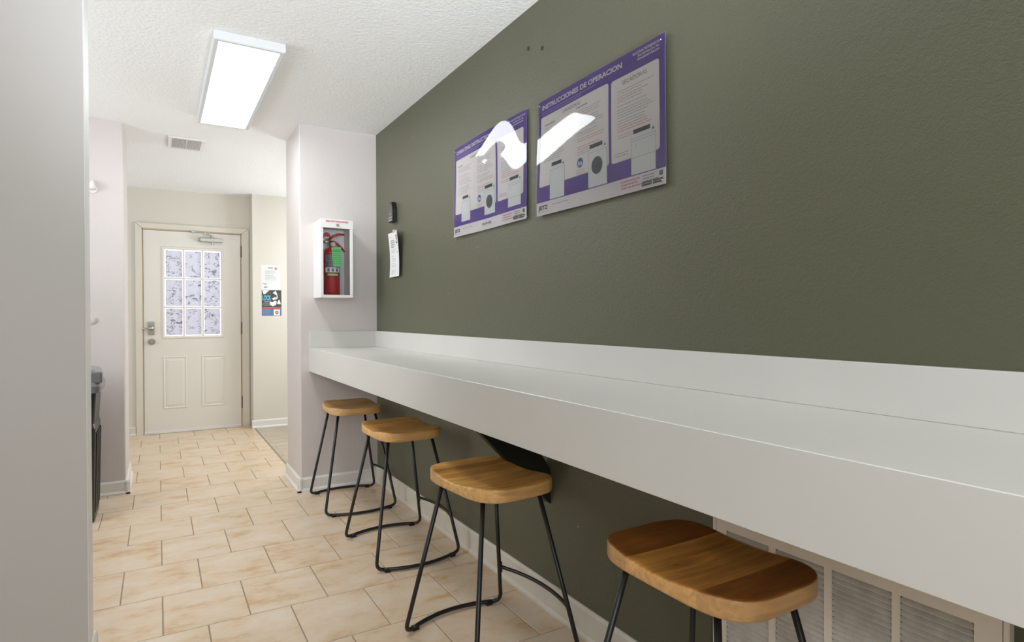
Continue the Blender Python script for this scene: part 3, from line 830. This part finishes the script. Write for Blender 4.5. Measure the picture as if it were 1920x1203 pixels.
    # body copy: grey and red rows
    gl = []; gl.append(lines(U(0.070), U(0.30), V(0.745), 3, 0.0085, 0.0016, 21)); rl = []
    rl.append(lines(U(0.070), U(0.28), V(0.668), 2, 0.0085, 0.0016, 22))
    gl.append(lines(U(0.070), U(0.30), V(0.625), 4, 0.0085, 0.0016, 23)); gl.append(lines(U(0.070), U(0.30), V(0.535), 5, 0.0085, 0.0016, 24))
    gl.append(lines(U(0.375), U(0.60), V(0.755), 3, 0.0085, 0.0016, 25)); gl.append(lines(U(0.375), U(0.60), V(0.685), 5, 0.0085, 0.0016, 26))
    gl.append(lines(U(0.375), U(0.60), V(0.578), 2, 0.0085, 0.0016, 27))
    rl.append(lines(U(0.375), U(0.60), V(0.532), 2, 0.0085, 0.0018, 28)); rl.append(lines(U(0.375), U(0.60), V(0.468), 2, 0.0085, 0.0018, 29))
    gl.append(lines(U(0.375), U(0.60), V(0.430), 2, 0.0085, 0.0016, 30)) ; bl = [(U(.36), U(.36) + .002, V(q) - .002, V(q)) for q in (.755, .685, .578, .532, .43)]
    gl.append(lines(U(0.690), U(0.935), V(0.752), 2, 0.0085, 0.0016, 31)); rl.append(lines(U(0.690), U(0.90), V(0.712), 1, 0.0085, 0.0018, 32))
    gl.append(lines(U(0.690), U(0.90), V(0.694), 2, 0.0085, 0.0016, 33)); gl.append(lines(U(0.690), U(0.93), V(0.645), 1, 0.0085, 0.0016, 34))
    gl.append(lines(U(0.690), U(0.935), V(0.618), 4, 0.0085, 0.0016, 35)); gl.append(lines(U(0.690), U(0.90), V(0.538), 2, 0.0085, 0.0016, 36))
    rl.append(lines(U(0.690), U(0.945), V(0.500), 3, 0.0085, 0.0020, 37)); gl.append(lines(U(0.690), U(0.90), V(0.432), 2, 0.0085, 0.0016, 38))
    gl.append(lines(U(0.668), U(0.775), V(0.305), 2, 0.0085, 0.0020, 39)) ; bl += [(U(.675), U(.675) + .002, V(q) - .002, V(q)) for q in (.752, .694, .645, .618, .538, .432)]
    for q in gl: s.rects('grey_paragraph', q, 0.0012, M['grayline'])
    for q in rl: s.rects('red_paragraph', q, 0.0012, M['redline'])
    for q in bl: s.rects('bullet', [q], 0.0012, M['grayline'])
    # footer
    s.text('maker_logo', [('JETZ', U(0.022), V(0.048), 0.0215, dict(bold=.035, width=U(0.092))), ], 0.0008, M['blacktext'])
    s.text('maker_logo_subline', [('SERVICE', U(0.022), V(0.022), 0.0065, dict(spacing=2.0, width=U(0.09)))], 0.0008, M['grayline'])
    s.rects('footer_red_lines', lines(U(0.712), U(0.86), V(0.092), 3, 0.0105, 0.0042, 41), 0.0008, M['pinkline'])
    s.rects('footer_grey_lines', lines(U(0.86), U(0.955), V(0.094), 3, 0.0085, 0.0034, 42), 0.0008, M['grayline'])
    s.rects('footer_grey_lines', lines(U(0.15), U(0.30), V(0.075), 1, 0.01, 0.002, 43), 0.0008, M['grayline'])
    s.rects('app_icon', [(U(0.960), U(0.982), V(0.066), V(0.098))], 0.0008, M['graytext'])
    for q in (0.852, 0.921):
        s.rects('store_badge', [(U(q), U(q + 0.062), V(0.020), V(0.049))], 0.0008, M['display'])
        s.rects('store_badge_print', [(U(q + 0.018), U(q + 0.057), V(0.031), V(0.040)), (U(q + 0.005), U(q + 0.013), V(0.028), V(0.042))], 0.0010, M['grayline'])
    s.rects('laminate_film', [(-0.004, PW + 0.004, -0.003, PH + 0.003)], 0.0034, M['film'], nx=60, ny=40)
    for (a, b) in ((0.012, PH - 0.016), (PW - 0.016, PH - 0.018), (0.012, 0.012), (PW - 0.012, 0.012)):
        p = fn(a, b, 0.0042); bm = B(); tube(bm, [(0, p[1], p[2]), (p[0], p[1], p[2])], 0.0022, 8); new_obj('corner_pin', bm, M['white'], t)
    return t
def wave_es(u, v):
    return 0.0058 - 0.0125 * max(-0.1, 0.42 - u) * math.sin(4.2 * (v - 0.45)) + 0.0006 * math.sin(9 * u + 5.0 * v)
def wave_en(u, v):
    return 0.0034 + 0.0022 * math.sin(2.4 * PI * u - 3.8 * v + 1.2) + 0.0010 * math.sin(9 * u + 6 * v) + 0.019 * max(0, v - 0.72) * math.sin(PI * min(1, max(0, u))) ** 2 + 0.004 * max(0, 0.2 - v)
make_poster(2.815, 1.570, wave_en, 'en', 'left purple and white laminated laundry poster in English, its top edge bulging')
make_poster(2.022, 1.564, wave_es, 'es', 'right purple and white laminated laundry poster in Spanish, nearest the viewer')

# paper notice
nt_ = empty('paper_notice', (XW, 3.722, 1.42), label='small white printed paper notice curling off the green wall below the black device', cat='notice')
def fnn(u, v, lift):
    cu = 0.006 + 0.016 * (v / 0.29 - 0.35) ** 2 * 2 + 0.05 * max(0, (u / 0.2 - 0.2)) ** 2 * (0.35 + 0.6 * (v / 0.29))
    return (-(cu + lift), 0.10 - u * 1.22 * (1 - 0.14 * (1 - v / 0.29)) - 0.004, v)
s = Sheet(fnn, nt_)
s.rects('sheet', [(0, 0.200, 0.0, 0.288)], 0.0, M['paper'], nx=12, ny=16)
s.rects('heading_lines', [(0.03, 0.045, 0.255, 0.261), (0.03, 0.085, 0.232, 0.240), (0.03, 0.105, 0.219, 0.227), (0.03, 0.10, 0.205, 0.213), (0.03, 0.09, 0.191, 0.199)], 0.0006, M['grayline'])
s.rects('body_lines', lines(0.03, 0.13, 0.178, 3, 0.009, 0.0022, 51) + lines(0.03, 0.09, 0.138, 1, 0.009, 0.003, 52) + lines(0.035, 0.13, 0.123, 3, 0.009, 0.0022, 53) + lines(0.035, 0.13, 0.088, 3, 0.010, 0.0022, 54) + lines(0.035, 0.13, 0.045, 3, 0.010, 0.0022, 55), 0.0006, M['strip'] if False else M['grayline'])
s.rects('black_mark', [(0.135, 0.168, 0.250, 0.262), (0.135, 0.168, 0.237, 0.246), (0.150, 0.168, 0.224, 0.234), (0.135, 0.168, 0.208, 0.220), (0.140, 0.152, 0.152, 0.160)], 0.0006, M['blacktext'])
s.rects('tape', [(0.08, 0.13, 0.282, 0.300)], 0.0008, M['tape'])

# black wall device
dv = empty('wall_device', (XW, 3.735, 1.775), label='small black tapered plastic device on the green wall above the white notice', cat='wall device')
k_ = 0.62
def dpoly(pts): return [(y * k_, z) for y, z in pts]
bm = B(); prism(bm, dpoly([(-0.068, 0.0), (0.060, 0.0), (0.064, 0.006), (0.064, 0.082), (0.030, 0.118), (0.026, 0.128), (-0.034, 0.128), (-0.042, 0.112), (-0.068, 0.082)]), 0, -0.030, -0.0005)
new_obj('housing', bm, M['device'], dv)
bm = B(); prism(bm, dpoly([(-0.062, 0.006), (0.056, 0.006), (0.058, 0.010), (0.058, 0.079), (0.026, 0.114), (-0.034, 0.114), (-0.060, 0.079)]), 0, -0.0325, -0.0295)
fc = new_obj('face', bm, M['deviceface'], dv)
bm = B(); box(bm, -0.0334, -0.0324, -0.036, 0.034, 0.026, 0.031); box(bm, -0.0334, -0.0324, -0.034, 0.031, 0.007, 0.013)
box(bm, -0.0334, -0.0324, -0.008, 0.005, 0.045, 0.056); new_obj('printed_marks', bm, mat('pale print', rgb(176, 172, 170), 0.5), fc)
# two holes left high on the wall
for k, (y, z) in enumerate(((2.105, 2.275), (2.001, 2.237))):
    bm = B(); disc(bm, (XW - 0.001, y, z), 0, 0.009, 0.0026, 12)
    tag(new_obj('wall_anchor', bm, mat('dark plug', rgb(52, 54, 44), 0.7)), 'small dark screw plug high on the green wall above the posters', 'wall anchor', 'dark screw plugs above the posters')

# ---------------------------------------------------------------- extinguisher cabinet and extinguisher
X0c, X1c, Yf, Z0c, Z1c = 0.900, 1.107, 3.914, 1.287, 1.790
cb = empty('extinguisher_cabinet', (1.0035, YP, Z0c), label='white wall cabinet with a clear front holding the fire extinguisher on the pillar', cat='cabinet')
ox, oy, oz = 1.0035, YP, Z0c
def cbp(name, bm, m, smooth=False, parent=None):
    bmesh.ops.translate(bm, verts=bm.verts, vec=(-ox, -oy, -oz)); return new_obj(name, bm, m, parent or cb, smooth)
bm = B(); w = 0.006
box(bm, X0c, X0c + w, Yf + 0.006, YP - 0.0005, Z0c, Z1c); box(bm, X1c - w, X1c, Yf + 0.006, YP - 0.0005, Z0c, Z1c)
box(bm, X0c + w, X1c - w, Yf + 0.006, YP - 0.0005, Z0c, Z0c + w); box(bm, X0c + w, X1c - w, Yf + 0.006, YP - 0.0005, Z1c - w, Z1c)
box(bm, X0c + w, X1c - w, YP - 0.008, YP - 0.0005, Z0c + w, Z1c - w)
cbp('body', bm, M['white'])
bm = B(); wx0, wx1, wz0, wz1 = 0.917, 1.088, 1.304, 1.738
box(bm, X0c - 0.001, wx0, Yf, Yf + 0.006, Z0c, wz1, 0.001, 1); box(bm, wx1, X1c + 0.001, Yf, Yf + 0.006, Z0c, wz1, 0.001, 1)
box(bm, wx0, wx1, Yf, Yf + 0.006, Z0c, wz0)
cbp('front_frame', bm, M['white'])
bm = B(); box(bm, X0c - 0.002, X1c + 0.003, Yf - 0.004, Yf + 0.006, wz1 - 0.002, Z1c + 0.002, 0.0015, 1); hd = cbp('header', bm, M['white'])
bm = B(); box(bm, wx0 - 0.003, wx1 + 0.003, Yf + 0.0065, Yf + 0.0095, wz0 - 0.003, wz1); cbp('clear_pane', bm, M['acrylic'])
bm = B(); disc(bm, (1.006, Yf - 0.007, 1.7555), 1, 0.0095, 0.008, 18); disc(bm, (1.006, Yf - 0.012, 1.7555), 1, 0.004, 0.004, 10); cbp('lock', bm, M['steel'])
bm = B()
vs_, fs_ = text_mesh('FIRE EXTINGUISHER', 0.0155, bold=.03, align='LEFT', width=0.145)
V_ = [bm.verts.new((0.932 + a, Yf - 0.0045, 1.7725 + b)) for a, b in vs_]
for f in fs_: bm.faces.new([V_[k] for k in f])
cbp('lettering', bm, M['redtext'])

ex, ey = 0.992, 4.005
fe = empty('fire_extinguisher', (ex, ey, 1.294), label='red fire extinguisher with a green inspection tag inside the white cabinet', cat='fire extinguisher')
def fep(name, bm, m, smooth=False, parent=None):
    bmesh.ops.translate(bm, verts=bm.verts, vec=(-ex, -ey, -1.294)); return new_obj(name, bm, m, parent or fe, smooth)
r = 0.051
bm = B(); lathe(bm, [(r * .9, 1.294), (r, 1.302), (r, 1.568), (r * .93, 1.590), (r * .72, 1.608), (r * .42, 1.620), (0.016, 1.624), (0.016, 1.632)], ex, ey, 32)
cyl = fep('cylinder', bm, M['red'], True)
def wrap(name, a0, a1, z0, z1, m, rr, parent=None, n=10):
    bm = B(); A = []; Bq = []
    for k in range(n + 1):
        a = math.radians(a0 + (a1 - a0) * k / n)
        A.append(bm.verts.new((ex + rr * math.cos(a), ey + rr * math.sin(a), z0))); Bq.append(bm.verts.new((ex + rr * math.cos(a), ey + rr * math.sin(a), z1)))
    for k in range(n): bm.faces.new((A[k], A[k + 1], Bq[k + 1], Bq[k]))
    return fep(name, bm, m, True, parent)
lb = wrap('instruction_label', 205, 335, 1.425, 1.568, mat('grey label', rgb(128, 126, 128), 0.5, noise=rgb(92, 92, 96), nscale=80), r + 0.0006)
wrap('yellow_name_band', 205, 322, 1.425, 1.450, mat('dark label band', rgb(70, 64, 40), 0.5), r + 0.0010)
wrap('yellow_print', 225, 305, 1.431, 1.444, M['yellow'], r + 0.0014)
wrap('class_symbols', 208, 322, 1.453, 1.484, M['whitetext'], r + 0.0010)
for a in (225, 255, 285): wrap('class_symbol_mark', a, a + 17, 1.457, 1.479, M['graytext'], r + 0.0014, n=3)
bm = B(); lathe(bm, [(0.016, 1.630), (0.018, 1.636), (0.018, 1.650), (0.013, 1.654), (0.013, 1.664)], ex, ey, 16)
tube(bm, [(ex, ey - 0.01, 1.655), (ex - 0.058, ey - 0.02, 1.652)], [0.009, 0.008], 12)
fep('valve', bm, M['steel'], True)
bm = B(); tube(bm, [(ex - 0.056, ey - 0.02, 1.652), (ex - 0.070, ey - 0.022, 1.652)], 0.0095, 12); fep('nozzle_tip', bm, M['rubber'])
bm = B(); disc(bm, (ex + 0.002, ey - 0.030, 1.637), 1, 0.0155, 0.012, 20); g_ = fep('gauge', bm, M['steel'])
bm = B(); disc(bm, (ex + 0.002, ey - 0.0365, 1.637), 1, 0.012, 0.002, 20); fep('gauge_dial', bm, mat('pink dial', rgb(214, 176, 180), 0.5), False, g_)
bm = B(); pts = [(ex - 0.018, ey, 1.668), (ex + 0.012, ey - 0.004, 1.695), (ex + 0.045, ey - 0.006, 1.708), (ex + 0.082, ey - 0.006, 1.709)]
tube(bm, pts, [0.008, 0.009, 0.008, 0.006], 8); fep('squeeze_lever', bm, M['red'], True)
bm = B(); pts = [(ex + 0.005, ey, 1.660), (ex + 0.035, ey - 0.004, 1.645), (ex + 0.062, ey - 0.006, 1.620), (ex + 0.084, ey - 0.006, 1.594)]
tube(bm, pts, [0.008, 0.009, 0.008, 0.005], 8); fep('carry_handle', bm, M['red'], True)
bm = B()
tg = [(-0.024, -0.002), (0.038, 0.002), (0.046, -0.124), (-0.012, -0.127)]
A = [bm.verts.new((ex + 0.008 + a, ey - 0.056, 1.616 + b)) for a, b in tg]; Bq = [bm.verts.new((ex + 0.008 + a, ey - 0.0565, 1.616 + b)) for a, b in tg]
bm.faces.new(A); bm.faces.new(list(reversed(Bq)))
for i in range(4): bm.faces.new((A[i], A[(i + 1) % 4], Bq[(i + 1) % 4], Bq[i]))
tgo = fep('inspection_tag', bm, M['green'])
bm = B()
for k in range(8):
    z = 1.604 - k * 0.0135; sh = k * 0.0012
    box(bm, ex - 0.010 + sh, ex + 0.040 + sh, ey - 0.0572, ey - 0.0566, z - 0.002, z + (0.003 if k == 1 else 0.0))
fep('tag_print', bm, M['greenline'], False, tgo)
# round badge behind the valve, on the cabinet's back
bm = B(); disc(bm, (0.984, YP - 0.0125, 1.708), 1, 0.024, 0.008, 24); bd = cbp('round_badge', bm, M['redtext'])
bm = B(); box(bm, 0.968, 1.000, YP - 0.0175, YP - 0.0165, 1.690, 1.702); cbp('badge_print', bm, M['paper'], parent=bd)

# ---------------------------------------------------------------- papers on the far wall
def far_sheet(name, cx, z0, w, h, label, cat):
    t = empty(name, (cx, 6.72, z0), label=label, cat=cat)
    return t, Sheet(lambda u, v, lift: (u - w / 2, -(0.0004 + lift), v), t)
t, s = far_sheet('wall_notice', 1.029, 1.447, 0.190, 0.262, 'white letter notice with small red logo taped above the LOCK flyer', 'notice')
s.rects('sheet', [(0, 0.190, 0, 0.262)], 0, M['paper'])
s.rects('grey_lines', [(0.065, 0.115, 0.232, 0.239), (0.070, 0.118, 0.222, 0.229)] + lines(0.04, 0.16, 0.202, 4, 0.011, 0.0035, 61) + lines(0.04, 0.16, 0.150, 5, 0.011, 0.0035, 62), 0.0006, M['grayline'])
s.discs('red_logo', [(0.146, 0.226, 0.0135)], 0.0006, M['redtext'])
s.discs('red_logo_highlight', [(0.148, 0.231, 0.006)], 0.0010, M['paper'])
s.rects('pink_mark', [(0.014, 0.030, 0.060, 0.068), (0.030, 0.056, 0.052, 0.066)], 0.0006, M['pinkline'])
s.rects('teal_mark', [(0.026, 0.060, 0.018, 0.031), (0.032, 0.054, 0.031, 0.037)], 0.0006, M['teal'])
t, s = far_sheet('lock_flyer', 1.036, 1.173, 0.196, 0.270, 'dark and blue flyer with the word LOCK below the white notice', 'flyer')
s.rects('sheet', [(0, 0.196, 0, 0.270)], 0, M['photo'])
s.rects('blue_lower_band', [(0, 0.196, 0, 0.073)], 0.0005, M['navy'])
s.rects('red_band', [(0, 0.196, 0.073, 0.092)], 0.0005, mat('dark red band', rgb(176, 66, 60), 0.5))
s.rects('red_band_print', lines(0.006, 0.22, 0.085, 1, 0.01, 0.005, 71), 0.0009, M['redline'])
s.text('lock_word', [('LOCK', 0.004, 0.165, 0.070, dict(bold=.04, width=0.088))], 0.0009, M['cyan'])
s.poly('grey_shape', [(0.005, 0.268), (0.075, 0.268), (0.050, 0.245), (0.036, 0.228), (0.018, 0.226)], 0.0007, M['paper'])
s.poly('grey_shape', [(0.108, 0.240), (0.138, 0.266), (0.150, 0.240), (0.160, 0.190), (0.140, 0.168), (0.150, 0.215), (0.128, 0.228)], 0.0007, M['paper'])
s.poly('grey_shape', [(0.082, 0.150), (0.105, 0.142), (0.130, 0.160), (0.150, 0.150), (0.140, 0.115), (0.110, 0.100), (0.078, 0.118)], 0.0007, M['strip'])
s.poly('grey_shape', [(0.100, 0.180), (0.135, 0.200), (0.142, 0.176), (0.118, 0.165)], 0.0007, M['paper'])
s.poly('grey_shape', [(0.150, 0.125), (0.165, 0.165), (0.178, 0.168), (0.190, 0.122)], 0.0007, M['paper'])
s.rects('white_lines', lines(0.024, 0.085, 0.152, 1, 0.01, 0.008, 72) + lines(0.006, 0.10, 0.136, 1, 0.01, 0.006, 73) + lines(0.006, 0.10, 0.120, 2, 0.010, 0.003, 74), 0.0007, M['grayline'])
s.rects('blue_band_lines', lines(0.006, 0.10, 0.064, 5, 0.011, 0.004, 75), 0.0009, mat('pale blue print', rgb(136, 160, 188), 0.5))
s.rects('white_square', [(0.118, 0.180, 0.004, 0.066)], 0.0009, M['paper'])
s.discs('round_emblem', [(0.149, 0.035, 0.018)], 0.0012, M['graytext'])
s.discs('round_emblem_centre', [(0.149, 0.035, 0.011)], 0.0015, mat('gold print', rgb(200, 176, 96), 0.5))

# ---------------------------------------------------------------- waste bin at the left
bx1, by0, by1 = -0.296, 4.075, 4.475
bn = empty('waste_bin', (bx1 - 0.22, (by0 + by1) / 2, 0), label='black plastic waste bin with a grey lid standing by the left wall', cat='waste bin')
cxb, cyb = bx1 - 0.22, (by0 + by1) / 2
bm = B()
def ringr(hx, hy, z, r=0.03, n=5): return [bm.verts.new((px, py, z)) for px, py in rrect(-hx, hx, -hy, hy, r, n)]
prof = [(0.196, 0.176, 0.0), (0.200, 0.180, 0.006), (0.207, 0.188, 0.40), (0.209, 0.190, 0.535), (0.203, 0.184, 0.560), (0.212, 0.193, 0.700), (0.216, 0.197, 0.748)]
R = [ringr(a, b, z) for a, b, z in prof]; nn = len(R[0])
for a in range(len(R) - 1):
    for i in range(nn): bm.faces.new((R[a][i], R[a][(i + 1) % nn], R[a + 1][(i + 1) % nn], R[a + 1][i]))
bm.faces.new(list(reversed(R[0]))); bm.faces.new(R[-1])
new_obj('body', bm, M['binbody'], bn)
bm = B()
for k in range(5):
    yy = -0.13 + k * 0.065
    prism(bm, [(0.198, 0.05), (0.2045, 0.05), (0.2155, 0.50), (0.205, 0.52)], 1, yy - 0.012, yy + 0.012)
    xx = -0.14 + k * 0.07
    prism(bm, [(-0.178, 0.05), (-0.186, 0.05), (-0.196, 0.50), (-0.185, 0.52)], 0, xx - 0.012, xx + 0.012)
new_obj('body_ribs', bm, M['binbody'], bn)
bm = B()
prof = [(0.219, 0.200, 0.735, 0.03), (0.232, 0.213, 0.738, 0.035), (0.236, 0.217, 0.775, 0.035), (0.224, 0.205, 0.800, 0.035), (0.216, 0.197, 0.852, 0.04), (0.200, 0.180, 0.866, 0.04)]
R = [ringr(a, b, z, r) for a, b, z, r in prof]
for a in range(len(R) - 1):
    for i in range(nn): bm.faces.new((R[a][i], R[a][(i + 1) % nn], R[a + 1][(i + 1) % nn], R[a + 1][i]))
bm.faces.new(list(reversed(R[0]))); bm.faces.new(R[-1])
lid = new_obj('lid', bm, M['binlid'], bn)
bm = B(); box(bm, 0.10, 0.245, -0.205, -0.120, 0.790, 0.858, 0.012, 3); new_obj('lid_flap', bm, M['binlid'], lid)
bn.location = (cxb, cyb, 0)

# white fittings on the left wall, half hidden by the nearer wall end
hk = empty('wall_fitting', (-0.356, 4.69, 1.99), label='white rounded fitting high on the left wall stub beside the near wall end', cat='wall fitting')
bm = B(); tube(bm, [(0, -0.001, 0.05), (0, -0.02, 0.042), (0, -0.035, 0.012), (0, -0.037, -0.010)], [0.005, 0.013, 0.018, 0.020], 16); new_obj('dome', bm, M['white'], hk, True)
bm = B(); disc(bm, (0, -0.004, 0.0), 1, 0.028, 0.006, 24); new_obj('mounting_ring', bm, M['white'], hk)
hk = empty('wall_bumper', (-0.362, 4.69, 1.145), label='small round white bumper at waist height on the left wall stub', cat='wall bumper')
bm = B(); disc(bm, (0, -0.004, 0), 1, 0.024, 0.008, 24); disc(bm, (0, -0.011, 0), 1, 0.014, 0.010, 20); new_obj('disc', bm, M['wall'], hk)

# ---------------------------------------------------------------- camera
R_ = Vector((0.85989504, -0.51046265, -0.00289989)); U_ = Vector((0.00693452, 0.00600082, 0.99995795)); F_ = Vector((0.51042378, 0.85987899, -0.00869989))
cam = bpy.data.cameras.new('camera'); co = bpy.data.objects.new('camera', cam); C.objects.link(co)
cam.sensor_width = 36.0; cam.sensor_fit = 'HORIZONTAL'; cam.lens = 1118.9 / 1920 * 36.0
cam.clip_start = 0.05
m4 = Matrix((( R_.x, U_.x, -F_.x, 0), (R_.y, U_.y, -F_.y, 0), (R_.z, U_.z, -F_.z, 0), (0, 0, 0, 1)))
m4.translation = Vector((0, 0, 1.165))
co.matrix_world = m4
S.camera = co

# ---------------------------------------------------------------- unseen lights added for even brightness: room and hall fills, ceiling flash
def area(name, loc, target, size, power, col=(1, 1, 1)):
    l = bpy.data.lights.new(name, 'AREA'); l.shape = 'SQUARE'; l.size = size; l.energy = power; l.color = col
    o = bpy.data.objects.new(name, l); C.objects.link(o); o.location = loc
    o.rotation_euler = (Vector(target) - Vector(loc)).to_track_quat('-Z', 'Y').to_euler()
    return o
COOL = (0.86, 0.93, 1.0)
area('added_alcove_fill', (-1.9, 3.3, 1.65), (-0.4, 3.2, 2.3), 1.3, 17, COOL)  # added fill in place of a bright unseen laundry room
area('room_fill_light', (-0.9, -1.6, 1.75), (-0.2, 0.2, 2.7), 1.0, 19, COOL)
area('added_side_hall_fill', (2.4, 5.7, 1.4), (0.9, 5.8, 2.2), 0.9, 15, COOL)  # added fill, no such lamp in the hall
area('added_rear_hall_fill', (-1.6, 6.1, 1.2), (0.3, 6.2, 1.6), 1.0, 6, COOL)  # added fill for the door end
sl = bpy.data.lights.new('added_bounce_flash', 'SPOT'); sl.energy = 185; sl.color = COOL; sl.spot_size = math.radians(62); sl.spot_blend = 1.0; sl.shadow_soft_size = 0.15  # added spot aimed at the ceiling, standing in for a bounced flash
so = bpy.data.objects.new('added_bounce_flash', sl); C.objects.link(so); so.location = (0.62, -0.4, 1.4)
so.rotation_euler = (Vector((0.60, 1.75, 2.44)) - so.location).to_track_quat('-Z', 'Y').to_euler()

# ---------------------------------------------------------------- world and view
w = bpy.data.worlds.new('world'); S.world = w; w.use_nodes = True
w.node_tree.nodes['Background'].inputs[0].default_value = (0.8, 0.85, 1.0, 1)
w.node_tree.nodes['Background'].inputs[1].default_value = 0.3
S.view_settings.view_transform = 'Standard'; S.view_settings.look = 'None'
S.view_settings.gamma = 1.0; S.view_settings.use_curve_mapping = False
S.view_settings.exposure = 1.07
